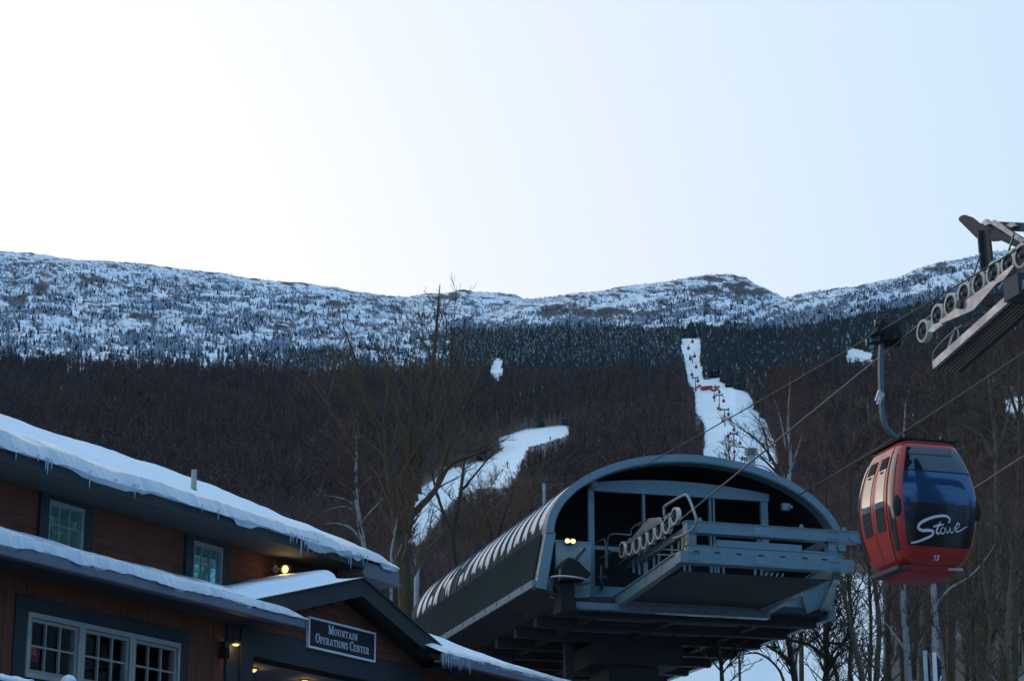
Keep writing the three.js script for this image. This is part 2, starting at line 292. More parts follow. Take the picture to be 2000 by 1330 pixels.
// ------------------------------------------------------------------ woods that read as one mass
function coloured(g, f) { const p = g.attributes.position, c = new Float32Array(p.count * 3); for (let i = 0; i < p.count; i++) { const k = f(i, p.getX(i), p.getY(i), p.getZ(i)); c[i * 3] = k[0]; c[i * 3 + 1] = k[1]; c[i * 3 + 2] = k[2]; } return g.setAttribute('color', new THREE.BufferAttribute(c, 3)); }
function conifer(frost) { // unit height, layered drooping boughs
  const P = [], C = [], layers = 7;
  for (let l = 0; l < layers; l++) {
    const y0 = 0.06 + 0.8 * l / layers, y1 = Math.min(1, y0 + 0.3), R = 0.2 * (1 - l / layers) + 0.035, n = 9, a0 = rnd() * 6;
    for (let k = 0; k < n; k++) {
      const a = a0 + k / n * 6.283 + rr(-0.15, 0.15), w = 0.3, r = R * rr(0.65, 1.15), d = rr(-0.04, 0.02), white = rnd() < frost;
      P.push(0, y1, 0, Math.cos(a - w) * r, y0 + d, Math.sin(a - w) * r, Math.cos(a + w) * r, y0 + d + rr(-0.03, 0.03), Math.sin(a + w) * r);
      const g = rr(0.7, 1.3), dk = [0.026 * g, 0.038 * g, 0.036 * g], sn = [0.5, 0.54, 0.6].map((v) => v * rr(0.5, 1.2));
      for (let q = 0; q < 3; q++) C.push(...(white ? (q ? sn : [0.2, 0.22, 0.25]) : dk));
    }
  }
  const g = new THREE.BufferGeometry(); g.setAttribute('position', new THREE.Float32BufferAttribute(P, 3)); g.setAttribute('color', new THREE.Float32BufferAttribute(C, 3)); g.computeVertexNormals(); return g;
}
function bareTree(twigs, w, forked) { // unit height: stem, limbs and a haze of twigs, all thin blades
  const P = [];
  const blade = (a, b, wa, wb) => {
    const ang = rnd() * 3.14, cx = Math.cos(ang), cz = Math.sin(ang);
    P.push(a.x - cx * wa, a.y, a.z - cz * wa, a.x + cx * wa, a.y, a.z + cz * wa, b.x, b.y, b.z);
    if (wb) P.push(a.x + cx * wa, a.y, a.z + cz * wa, b.x + cx * wb, b.y, b.z + cz * wb, b.x - cx * wb, b.y, b.z - cz * wb);
  };
  const stems = forked ? 2 + Math.floor(rnd() * 2) : 1;
  for (let s = 0; s < stems; s++) {
    const lean = V(rr(-0.1, 0.1), 1, rr(-0.1, 0.1)), top = lean.clone().multiplyScalar(rr(0.8, 0.98)), base = V(0, 0, 0);
    for (let k = 0; k < 2; k++) blade(base, top, 0.013, 0.002);
    for (let k = 0; k < twigs / stems; k++) {
      const t = rr(0.22, 0.95), a = rnd() * 6.283, p = lean.clone().multiplyScalar(t), L = rr(0.10, 0.30) * (1.15 - t * 0.8), e = rr(0.5, 1.1);
      const q = p.clone().add(V(Math.cos(a) * L * Math.cos(e) * 1.2, L * Math.sin(e) + 0.02, Math.sin(a) * L * Math.cos(e) * 1.2));
      blade(p, q, w, 0);
      if (forked) for (let j = 0; j < 4; j++) { const u = p.clone().lerp(q, rr(0.3, 0.9)); blade(u, u.clone().add(V(rr(-0.07, 0.07), rr(0.02, 0.1), rr(-0.07, 0.07))), w * 0.5, 0); }
    }
  }
  const g = new THREE.BufferGeometry(); g.setAttribute('position', new THREE.Float32BufferAttribute(P, 3)); g.computeVertexNormals();
  return coloured(g, () => [1, 1, 1]);
}
function wood(name, label, variants, list) { // list of [x, y, z, height, spread, colour, variant]
  const by = variants.map(() => []); for (const t of list) by[t[6] % variants.length].push(t);
  const m = new THREE.Matrix4(), q = new THREE.Quaternion(), up = V(0, 1, 0), c = new THREE.Color();
  by.forEach((ts, k) => {
    if (!ts.length) return;
    const o = new THREE.InstancedMesh(variants[k], M.foliage, ts.length); o.name = numbered(name); o.castShadow = o.receiveShadow = true;
    ts.forEach((t, i) => { q.setFromAxisAngle(up, rnd() * 6.283); m.compose(V(t[0], t[1], t[2]), q, V(t[3] * t[4], t[3], t[3] * t[4])); o.setMatrixAt(i, m); o.setColorAt(i, c.setRGB(...t[5])); });
    tag(o, label, null, null, 'stuff'); scene.add(o);
  });
}
{
  const hoar = [], frosted = [], darkSpruce = [], far = [], near = [];
  const glades = [[110, 690, 45, 18], [200, 702, 80, 20], [290, 714, 70, 12], [415, 708, 60, 14], [500, 660, 40, 12], [560, 705, 50, 10], [300, 640, 50, 12]], thicket = [[230, 655], [330, 640], [480, 640], [560, 655], [600, 690], [470, 690], [330, 690], [240, 675]];
  const clear = (X, Y, Z, h) => { for (const k of [0, 0.35, 0.7, 1.05]) { const [a, b] = proj(X, Y + h * k, Z), w = Math.min(6, h * 0.12 * 3700 / Z); if (onPiste(a - w, b) || onPiste(a + w, b)) return false; } return true; };
  for (let n = 0; n < 150000; n++) { // spruces, upper slopes
    const Z = Math.sqrt(rr(1100 ** 2, 2540 ** 2)), X = rr(-0.3, 0.3) * Z, Y = ground(X, Z), body = onBody, [px, py] = proj(X, Y, Z);
    const tl = treeline(px) + (px < 880 ? 12 : 0), dn = dense(px) + 16 * smooth(880, 700, px), rg = bodies[body][0](px), rim = py - rg;
    if (py > tl + 26 || py < rg - 6) continue;
    const patch = fbm(X / 45 + 7, (Z + Y) / 75, 3), fine = fbm(X / 14, Z / 30, 2), up = clamp((dn - py) / Math.max(20, dn - rg));
    const mid = px > 880 && px < 1345;
    let p = py > dn ? (mid ? (0.35 + 0.6 * smooth(0.36, 0.5, patch * 0.6 + fine * 0.4)) * 1.05 + 0.4 * smooth(710, 745, py) : 0.95) : lerp(0.62, 0.2, up) * smooth(0.36, 0.62, patch * 0.75 + fine * 0.3) * 1.5;
    if (py > 585 && px < 880) { const q = fbm(px / 70 + 11, py / 26 + 3, 4); let open = 0; for (const [x, y, w, h] of glades) open = Math.max(open, 1 - ((px - x) / w) ** 2 - ((py - y) / h) ** 2); p = lerp(lerp(0.12, 0.75, smooth(0.4, 0.55, q - 0.22 * smooth(0, 0.5, open) + (inside(thicket, px, py) ? 0.12 : 0))) * lerp(0.75, 1, smooth(600, 690, py)), 0.95, smooth(-12, 4, py - tl + 22 * (q - 0.5))); }
    if (px > 1380 && py < dn) p = 0.75 * smooth(0.43, 0.55, fbm((px + py * 2.2) / 160, (py + px * 0.3) / 15, 4)) + 0.04;
    if (body === 1 && px < 1100 && py < dn) p = Math.max(p, 0.95 * smooth(75, 20, rim) * smooth(0.3, 0.5, patch));
    if (body === 2 && px < 1640 && py < dn) p = Math.max(p, 0.8 * smooth(1660, 1520, px + rim));
    if (rockiness(px, py) > 0.2) p *= 0.3;
    if (py > tl) p *= 0.35;
    if (up > 0.1) p *= 0.4 + 0.9 * smooth(0.42, 0.6, fbm(px / 34 + 21, py / 9 + 2, 4));
    if (rnd() > p) continue;
    const h = lerp(px < 880 ? rr(5, 9) : rr(8, 13), rr(3, 6.5), smooth(0, 0.5, up)) * (mid ? 0.85 : 1) * (0.45 + 0.55 * smooth(4, 30, rim));
    if (!clear(X, Y, Z, h)) continue;
    const tone = rr(0.75, 1.3), snowy = rnd() < (py > dn ? (mid ? 0.55 * smooth(750, 690, py) : px < 880 ? 0.8 * smooth(tl - 2, tl - 34, py) : 0.12) : 0.75);
    const blue = [tone, tone, tone * 1.08];
    (snowy ? (up > 0.12 || body === 2 && py < dn ? hoar : frosted) : darkSpruce).push([X, Y - 0.3, -Z, h, rr(0.8, 1.15), blue, Math.floor(rnd() * 3)]);
  }
  for (let n = 0; n < 40000; n++) { // leafless woods, lower slopes
    const Z = Math.sqrt(rr(85 ** 2, 1750 ** 2)), X = rr(-0.3, 0.3) * Z, Y = ground(X, Z), [px, py] = proj(X, Y, Z);
    if (py < treeline(px) - 6) continue;
    const h = rr(9, 15) * (Z < 300 ? 0.8 : 1), c2 = fbm(X / 70, Z / 120, 3), tn = rr(0.75, 1.25) * (0.7 + 0.6 * c2);
    if (!clear(X, Y, Z, h * 0.9)) continue;
    if (Z < 420 && px > 1200 && px < 1740 && py > 1105) continue;
    if (Z < 130 && px < 1500) continue;
    if (Z > 300 && rnd() < 0.035 + 0.25 * smooth(0.6, 0.75, fbm(X / 150 + 30, Z / 200, 2)) * smooth(600, 1400, Z)) { darkSpruce.push([X, Y - 0.3, -Z, h * 0.9, 1, [tn, tn, tn], n % 3]); continue; }
    const warm = rr(-0.006, 0.006), col = [(0.1 + warm) * tn, 0.057 * tn, (0.049 - warm * 0.5) * tn];
    if (Z < 420) near.push([X, Y - 0.2, -Z, h, rr(0.8, 1.2), col, n % 4]); else far.push([X, Y - 0.2, -Z, h, rr(0.9, 1.3), col, n % 4]);
  }
  console.log('trees', frosted.length, darkSpruce.length, far.length, near.length);
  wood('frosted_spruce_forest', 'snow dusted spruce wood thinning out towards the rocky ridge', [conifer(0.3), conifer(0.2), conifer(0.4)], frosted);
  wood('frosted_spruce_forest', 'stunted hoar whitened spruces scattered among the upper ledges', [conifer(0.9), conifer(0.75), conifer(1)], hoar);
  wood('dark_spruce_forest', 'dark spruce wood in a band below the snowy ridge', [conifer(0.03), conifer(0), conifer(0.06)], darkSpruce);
  wood('bare_hillside_forest', 'purplish brown leafless wood covering the lower hillside', [0, 1, 2, 3].map(() => bareTree(90, 0.010, false)), far);
  wood('bare_valley_forest', 'leafless brown wood rising close behind the lift station', [0, 1, 2, 3].map(() => bareTree(110, 0.0028, true)), near);
}
scene.fog = new THREE.FogExp2(new THREE.Color(0.62, 0.78, 1), 0.000013);
// ------------------------------------------------------------------ the brown lodge at the left: x along its eaves, z out towards the viewer
const LA = axes(-4.966, -24, 0.504, -0.8637);
const lodge = thing('lodge_building', 'brown timber lodge with icicled snowy eaves and dark green trim', 'building', [-4.966, 0, -24], LA.turn);
const inLodge = (o, x, y, z) => { o.position.copy(LA.world(x, y, z)); o.rotation.y = LA.turn; return o; };
const upperRoof = (n) => 7.64 + (-0.5 - n) * 0.45, lowerRoof = (n) => 6.13 + (0.7 - n) * 0.33;
const porchY = (u) => 7.0 - (u < 4.9 ? 0.285 : 0.33) * Math.abs(u - 4.9);
{
  // walls with thickness, left open where the windows are
  const W0 = -1.33, W1 = 1.42, WB = 4.86, WT = 5.62;
  puts('wall', [span(-9, W0, 0.5, 6.2, -0.3, -0.03), span(W1, 2.9, 0.5, 6.2, -0.3, -0.03), span(W0, W1, WT, 6.2, -0.3, -0.03), span(W0, W1, 0.5, WB, -0.3, -0.03), span(7.0, 11.6, 0.5, 6.05, -0.3, -0.03)], M.siding2, lodge);
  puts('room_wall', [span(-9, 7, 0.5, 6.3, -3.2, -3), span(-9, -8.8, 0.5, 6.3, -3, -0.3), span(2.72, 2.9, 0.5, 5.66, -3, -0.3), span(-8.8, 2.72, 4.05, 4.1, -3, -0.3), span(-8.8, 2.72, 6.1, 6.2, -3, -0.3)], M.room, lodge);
  for (let u = -3.0; u < 2.4; u += 0.165) {
    if (u > -1.65 && u < 1.55) put('wall_board', span(u, u + 0.159, 5.8, 6.06, -0.03, -0.005 + rr(0, 0.004)), M.siding, lodge);
    else put('wall_board', span(u, u + 0.159, 3.6, 6.06, -0.03, -0.005 + rr(0, 0.004)), M.siding, lodge);
  }
  puts('window_trim', [span(-1.52, W0, 3.8, 5.79, -0.02, 0.02), span(W1, 1.6, 3.8, 5.79, -0.02, 0.02), span(W0, W1, WT, 5.79, -0.02, 0.02), span(W0, W1, 4.6, WB, -0.02, 0.02)], M.trim, lodge);
  for (let k = 0; k < 3; k++) {
    const u0 = W0 + 0.01 + k * 0.915, u1 = u0 + 0.91, w = new THREE.Group(); w.name = 'window'; lodge.add(w);
    put('window_frame', [span(u0, u1, WT - 0.06, WT, -0.12, 0.035), span(u0, u1, WB, WB + 0.05, -0.12, 0.045), span(u0, u0 + 0.045, WB + 0.05, WT - 0.06, -0.12, 0.035), span(u1 - 0.045, u1, WB + 0.05, WT - 0.06, -0.12, 0.035)], M.white, w);
    const a0 = u0 + 0.05, a1 = u1 - 0.05, b0 = WB + 0.055, b1 = WT - 0.065;
    put('sash', [span(a0, a1, b1 - 0.04, b1, -0.06, 0.01), span(a0, a1, b0, b0 + 0.045, -0.06, 0.01), span(a0, a0 + 0.04, b0 + 0.045, b1 - 0.04, -0.06, 0.01), span(a1 - 0.04, a1, b0 + 0.045, b1 - 0.04, -0.06, 0.01)], M.sash, w);
    const c0 = a0 + 0.04, c1 = a1 - 0.04, d0 = b0 + 0.045, d1 = b1 - 0.04, m = (d0 + d1) / 2, cw = (c1 - c0) / 3;
    put('glazing_bar', span(c0, c1, m - 0.012, m + 0.012, -0.035, 0.002), M.sash, w);
    for (const i of [1, 2]) for (const [p, q] of [[d0, m - 0.012], [m + 0.012, d1]]) put('glazing_bar', span(c0 + i * cw - 0.011, c0 + i * cw + 0.011, p, q, -0.035, 0.001), M.sash, w);
    for (let i = 0; i < 3; i++) for (const [p, q] of [[d0, m], [m, d1]]) { const g = new THREE.PlaneGeometry(cw, q - p); put('pane', g.translate(c0 + (i + 0.5) * cw, (p + q) / 2, -0.03), M.glass, w); }
  }
  // corner post, entry beam, recessed porch
  puts('corner_trim', [span(2.36, 2.62, 0.5, 6.05, -0.05, 0.03), span(2.64, 2.9, 0.5, 6.05, -0.3, 0.05)], M.trim, lodge);
  put('entry_beam', span(2.9, 7.1, 5.66, 6.02, -0.28, 0.03), M.trim, lodge);
  put('porch_ceiling', span(2.9, 7.0, 5.70, 5.76, -3, -0.28), M.ceiling, lodge);
  put('porch_wall', [span(2.9, 7.0, 0.5, 5.7, -3.0, -2.9), span(7.0, 7.15, 0.5, 5.66, -3, 0)], M.siding2, lodge);
  // gable over the entry
  const gab = (d) => [[2.55, 6.02], [7.25, 6.02], [7.25, porchY(7.25) - d], [4.9, 7.0 - d], [2.55, porchY(2.55) - d]];
  put('gable_wall', plate(gab(0.2), -0.25, -0.01), M.siding2, lodge);
  for (let k = 0; k < 7; k++) { const y0 = 6.03 + k * 0.115, y1 = y0 + 0.108, l = Math.max(2.6, 4.9 - (6.76 - y1) / 0.285), r = Math.min(7.2, 4.9 + (6.76 - y1) / 0.33); if (r - l > 0.1) put('gable_board', span(l, r, y0, y1, -0.01, 0.012), M.siding, lodge); }
  const rake = (u0, u1) => plate([[u0, porchY(u0)], [u1, porchY(u1)], [u1, porchY(u1) - 0.25], [u0, porchY(u0) - 0.25]], 0.36, 0.42);
  put('rake_board', rake(2.35, 4.9), M.trim, lodge); put('rake_board', rake(4.9, 7.5), M.trim, lodge);
  const slope = (u0, u1, t0, t1, n0, n1) => plate([[u0, porchY(u0) + t0], [u1, porchY(u1) + t0], [u1, porchY(u1) + t1], [u0, porchY(u0) + t1]], n0, n1);
  put('porch_roof', [slope(2.35, 4.9, -0.05, 0, -1.2, 0.36), slope(4.9, 7.5, -0.05, 0, -1.2, 0.36), slope(2.35, 4.9, 0.003, 0.022, -1.2, 0.45), slope(4.9, 7.5, 0.003, 0.022, -1.2, 0.45)], M.soffit, lodge);
  // lower eave
  put('lower_roof', [platex([[0.62, 6.05], [0.62, 6.13], [-1.2, 6.76], [-1.2, 6.68]], -9, 3.1), platex([[0.62, 6.05], [0.62, 6.13], [-1.0, 6.69], [-1.0, 6.61]], 6.7, 8.0), platex([[0.62, 6.05], [0.62, 6.12], [0.1, 6.3], [0.1, 6.22]], 8, 11.6)], M.soffit, lodge);
  put('soffit', [span(-9, 2.6, 6.02, 6.05, -0.03, 0.62), span(7.2, 11.6, 6.02, 6.05, -0.03, 0.62)], M.soffit, lodge);
  const gut = (a, b) => platex([[0.62, 5.995], [0.735, 5.995], [0.75, 6.01], [0.75, 6.13], [0.735, 6.13], [0.735, 6.02], [0.62, 6.02]], a, b);
  put('gutter', gut(-9, 3.1), M.gutter, lodge); put('gutter', gut(6.5, 11.6), M.gutter, lodge);
  // upper storey
  puts('upper_wall', [span(-9, 0.16, 6.3, 7.5, -1.5, -1.23), span(0.86, 3.04, 6.3, 7.5, -1.5, -1.23), span(3.74, 7, 6.3, 7.5, -1.5, -1.23), span(0.16, 0.86, 7.42, 7.5, -1.5, -1.23), span(3.04, 3.74, 7.42, 7.5, -1.5, -1.23), span(0.16, 0.86, 6.3, 6.8, -1.5, -1.23), span(3.04, 3.74, 6.3, 6.8, -1.5, -1.23), plate([[1.5, 5], [7.2, 5], [7.2, 7.55], [4, 9.0], [1.5, 7.85]], 0, 0.2).rotateY(Math.PI / 2).translate(6.8, 0, 0), span(-9, 7, 5, 7.5, -7.2, -7)], M.siding2, lodge);
  for (let k = 0; k < 7; k++) for (const [a, b] of [[-9, 0.02], [1.0, 2.9], [3.88, 7]]) put('clapboard', platex([[-1.23, 6.62 + k * 0.122], [-1.212, 6.62 + k * 0.122], [-1.222, 6.742 + k * 0.122], [-1.23, 6.742 + k * 0.122]], a, b), M.siding, lodge);
  for (const [u0, u1] of [[0.18, 0.84], [3.06, 3.72]]) {
    const w = new THREE.Group(); w.name = 'window'; lodge.add(w);
    puts('window_trim', [span(u0 - 0.16, u0, 6.7, 7.5, -1.25, -1.165), span(u1, u1 + 0.16, 6.7, 7.5, -1.25, -1.165), span(u0, u1, 7.4, 7.5, -1.25, -1.165)], M.trim, w);
    put('window_frame', [span(u0, u1, 7.35, 7.4, -1.3, -1.175), span(u0, u1, 6.8, 6.84, -1.3, -1.175), span(u0, u0 + 0.035, 6.84, 7.35, -1.3, -1.175), span(u1 - 0.05, u1, 6.84, 7.35, -1.3, -1.175)], M.sash, w);
    const c0 = u0 + 0.035, cw = (u1 - u0 - 0.085) / 3, m = 7.1;
    put('glazing_bar', span(c0, c0 + 3 * cw, m - 0.008, m + 0.008, -1.225, -1.205), M.sash, w);
    for (const i of [1, 2]) for (const [p, q] of [[6.84, m - 0.008], [m + 0.008, 7.35]]) put('glazing_bar', span(c0 + i * cw - 0.007, c0 + i * cw + 0.007, p, q, -1.225, -1.206), M.sash, w);
    for (let i = 0; i < 3; i++) for (const [p, q] of [[6.84, m], [m, 7.35]]) put('pane', span(c0 + i * cw, c0 + (i + 1) * cw, p, q, -1.24, -1.222).rotateY(0), M.tealGlass, w);
  }
  put('upper_roof', platex([[-0.5, 7.5], [-0.5, 7.62], [-4.0, 9.2], [-7.4, 7.67], [-7.4, 7.55], [-4.0, 9.06]], -9, 7.15), M.soffit, lodge);
  put('upper_soffit', span(-9, 6.9, 7.47, 7.5, -1.2, -0.5), M.soffit, lodge);
  put('fascia', span(-9, 6.2, 7.46, 7.64, -0.5, -0.45), M.trim, lodge);
  put('gable_return', [span(6.2, 7.17, 7.36, 7.58, -0.95, -0.47), span(6.2, 7.2, 7.34, 7.37, -0.97, -0.44)], M.gutter, lodge);
  // icicles hanging from both eaves, placed where the photograph has them
  const ice = (u, y, z, L, r) => put('icicle', tube([V(u, y + 0.03, z), V(u + rr(-0.004, 0.004), y - L * 0.35, z), V(u, y - L * 0.7, z), V(u, y - L, z)], [r, r * 0.7, r * 0.38, 0.001], 6), M.icicle, lodge);
  for (const [px, L] of [[30, 0.11], [73, 0.05], [88, 0.12], [92, 0.17], [99, 0.1], [174, 0.18], [225, 0.08], [258, 0.06], [262, 0.14], [268, 0.07], [393, 0.06], [425, 0.1], [566, 0.12], [571, 0.08], [578, 0.1], [587, 0.27], [594, 0.12], [600, 0.2], [607, 0.1], [611, 0.16], [616, 0.13], [620, 0.08], [676, 0.1], [680, 0.16], [684, 0.22], [697, 0.1], [703, 0.08], [708, 0.14], [716, 0.09]]) { const [u, y] = LA.front(px, 858 + 0.322 * px, -0.44); ice(u, 7.63, -0.43, L * 1.15, 0.011 + L * 0.035); }
  for (const [px, L] of [[12, 0.03], [130, 0.05], [150, 0.04], [172, 0.05], [231, 0.05], [300, 0.03]]) { const [u] = LA.front(px, 1080 + 0.237 * px, 0.74); ice(u, 6.12, 0.745, L * 1.5, 0.012); }
  for (let k = 0; k < 20; k++) ice(6.5 + k * 0.043 + rr(-0.01, 0.01), 6.08, 0.755 + rr(-0.01, 0.015), rr(0.1, 0.2), rr(0.006, 0.011));
}
// snow lying on the lodge roofs
function snowCover(u0, u1, step, front, back, roof, thick, drip, lump) {
  const nu = Math.round((u1 - u0) / 0.018), end = (u) => smooth(0, 0.25, u - u0) * smooth(0, 0.5, u1 - u), P = (u, v) => {
    const b = back(u), th = thick(u) * (0.25 + 0.75 * end(u));
    const n = v < 0.12 ? front + 0.03 + 0.05 * Math.sin(v / 0.12 * 1.57) * fbm(u * 3, 2) : lerp(front + 0.05, b, Math.pow((v - 0.12) / 0.88, 0.8));
    const top = roof(u, n) + th * (0.7 + 0.6 * fbm(u * 1.4 + 3, n * 2.2, 3)) * smooth(-0.02, 0.06, front + 0.05 - n) + lump * (fbm(u * 4, n * 5, 3) - 0.5);
    const gr = v < 0.2 ? 0.05 * (fbm(u * 9 + v * 9, v * 22 - u * 3, 4) - 0.5) : 0; return [n + gr, v < 0.12 ? lerp(roof(u, front) - drip(u), top, smooth(0, 1, v / 0.12)) : top];
  };
  const mk = (v0, v1, nv) => surface(nu, nv, (i, j) => { const u = lerp(u0, u1, i), [n, y] = P(u, lerp(v0, v1, j)); return [u, y, n, u, n + y]; });
  return [mk(0, 0.2, 14), mk(0.2, 1, 26)];
}
{
  const a = snowCover(-9, 7.12, 0.03, -0.47, () => -4.1, (u, n) => upperRoof(n), (u) => lerp(0.18, 0.115, clamp((u + 1) / 8)), (u) => 0.02 + 0.07 * smooth(0.5, 0.75, fbm(u * 2.2, 8, 3)) + 0.05 * smooth(4.6, 5, u) * smooth(5.4, 5, u), 0.02);
  const t = thing('roof_snow', 'thick pale blue snow lying on the upper lodge roof', 'snow', [-4.966, 0, -24], LA.turn); t.userData.kind = 'stuff';
  put('icy_lip', a[0], M.ice, t); put('snow_top', a[1], M.snow, t);
  const drift = (u) => 0.15 * smooth(2.6, 3.6, u) * smooth(5.0, 4.2, u);
  const roof2 = (u, n) => lowerRoof(n) + drift(u) * smooth(0.3, -0.8, n);
  const b = snowCover(-9, 3.2, 0.03, 0.71, () => -1.2, roof2, (u) => lerp(0.13, 0.1, clamp((u + 1) / 4)), (u) => 0.0 + 0.06 * smooth(0.55, 0.72, fbm(u * 1.9 + 4, 3, 3)), 0.025);
  const t2 = thing('roof_snow', 'lumpy wind packed snow along the lower lodge eave above the gutter', 'snow', [-4.966, 0, -24], LA.turn); t2.userData.kind = 'stuff';
  put('icy_lip', b[0], M.ice, t2); put('snow_top', b[1], M.snow, t2);
  // porch: left slope under deep snow, its front edge bare
  const nu = 70, nv = 40, pg = surface(nu, nv, (i, j) => {
    const u = lerp(2.2, 4.93, i), n = lerp(0.43, -1.2, j), e = smooth(0, 0.22, j) * smooth(0, 0.12, 1 - i + 0.5 * smooth(0.25, 0.5, j)) * (0.25 + 0.75 * smooth(0.5, 0.1, (u - 4.05) * smooth(0.55, 0, j)));
    const y = Math.max(porchY(Math.min(u, 4.9)) + 0.024, lowerRoof(n) - 0.05) + (0.17 + 0.05 * (fbm(u * 2, n * 2) - 0.5)) * e;
    return [u, y, n, u, n];
  });
  const t3 = thing('roof_snow', 'smooth snow drift on the left slope of the porch gable', 'snow', [-4.966, 0, -24], LA.turn); t3.userData.kind = 'stuff';
  put('snow_top', pg, M.snow, t3);
  const wedge = [[800, 1222], [838, 1237], [870, 1251], [900, 1262], [960, 1284], [1030, 1308], [1100, 1331], [1180, 1356]].map(([px, py], i) => { const n = lerp(-0.7, 0.6, i / 7), [u, y] = LA.front(px, py, n); return [u, y, n]; });
  const wy = curve(wedge.map((w) => [w[0], w[1]])), wn = curve(wedge.map((w) => [w[0], w[2]]));
  const c = snowCover(6.55, 11.6, 0.03, 0.71, (u) => wn(u), (u, n) => lerp(6.13, Math.max(6.16, wy(u) - 0.07), clamp((0.7 - n) / (0.7 - wn(u)))), () => 0.08, (u) => 0.02 + 0.05 * fbm(u * 2, 5, 3), 0.025);
  const t4 = thing('roof_snow', 'snow on the low roof right of the porch gable, hung with frozen drips', 'snow', [-4.966, 0, -24], LA.turn); t4.userData.kind = 'stuff';
  put('icy_lip', c[0], M.ice, t4); put('snow_top', c[1], M.snow, t4);
  // white vent pipe through the snow
  let n = -1; for (; n > -3.9; n -= 0.02) if (LA.front(377, 960, n)[1] < upperRoof(n) + 0.1) break;
  const [u, y] = LA.front(377, 960, n), v = inLodge(thing('vent_pipe', 'short white vent pipe standing in the snow of the lodge roof', 'vent pipe'), u, y - 0.05, n);
  put('pipe', tube([V(0, -0.2, 0), V(0, 0.37, 0), V(0, 0.372, 0)], [0.041, 0.041, 0.033], 14), M.white, v); put('collar', tube([V(0, -0.06, 0), V(0, 0.06, 0), V(0, 0.075, 0)], [0.075, 0.06, 0.045], 14), M.rubber, v);
}
{ // sign board
  const s = inLodge(thing('sign_board', 'black sign board lettered in white on the porch gable of the lodge', 'sign'), 4.935, 6.155, 0.05);
  put('panel', box(1.6, 0.39, 0.04), M.dark, s);
  put('sign_border', [box(1.66, 0.028, 0.055, 0, 0.205), box(1.66, 0.028, 0.055, 0, -0.205), box(0.028, 0.382, 0.055, 0.816), box(0.028, 0.382, 0.055, -0.816)], M.print, s);
  const font = await new FontLoader().loadAsync('fonts/droid/droid_serif_regular.typeface.json');
  const line = (text, size, y, width) => {
    let x = 0; const gs = [];
    for (const word of text.split(' ')) { [...word].forEach((ch, i) => { const sz = i ? size * 0.76 : size; const g = new TextGeometry(ch, { font, size: sz, depth: 0.006, curveSegments: 4 }); g.scale(0.78, i ? 1 : 1.04, 1); g.computeBoundingBox(); const b = g.boundingBox; g.translate(x - b.min.x, 0, 0); x += b.max.x - b.min.x + size * 0.1; gs.push(g); }); x += size * 0.3; }
    x -= size * 0.4; const k = width / x;
    return join(gs).scale(k, 1, 1).translate(-width / 2, y, 0.02);
  };
  put('lettering', line('MOUNTAIN', 0.125, 0.035, 0.72), M.print, s).userData.label = 'white serif words MOUNTAIN';
  put('lettering', line('OPERATIONS CENTER', 0.125, -0.125, 1.32), M.print, s).userData.label = 'white serif words OPERATIONS CENTER';
}
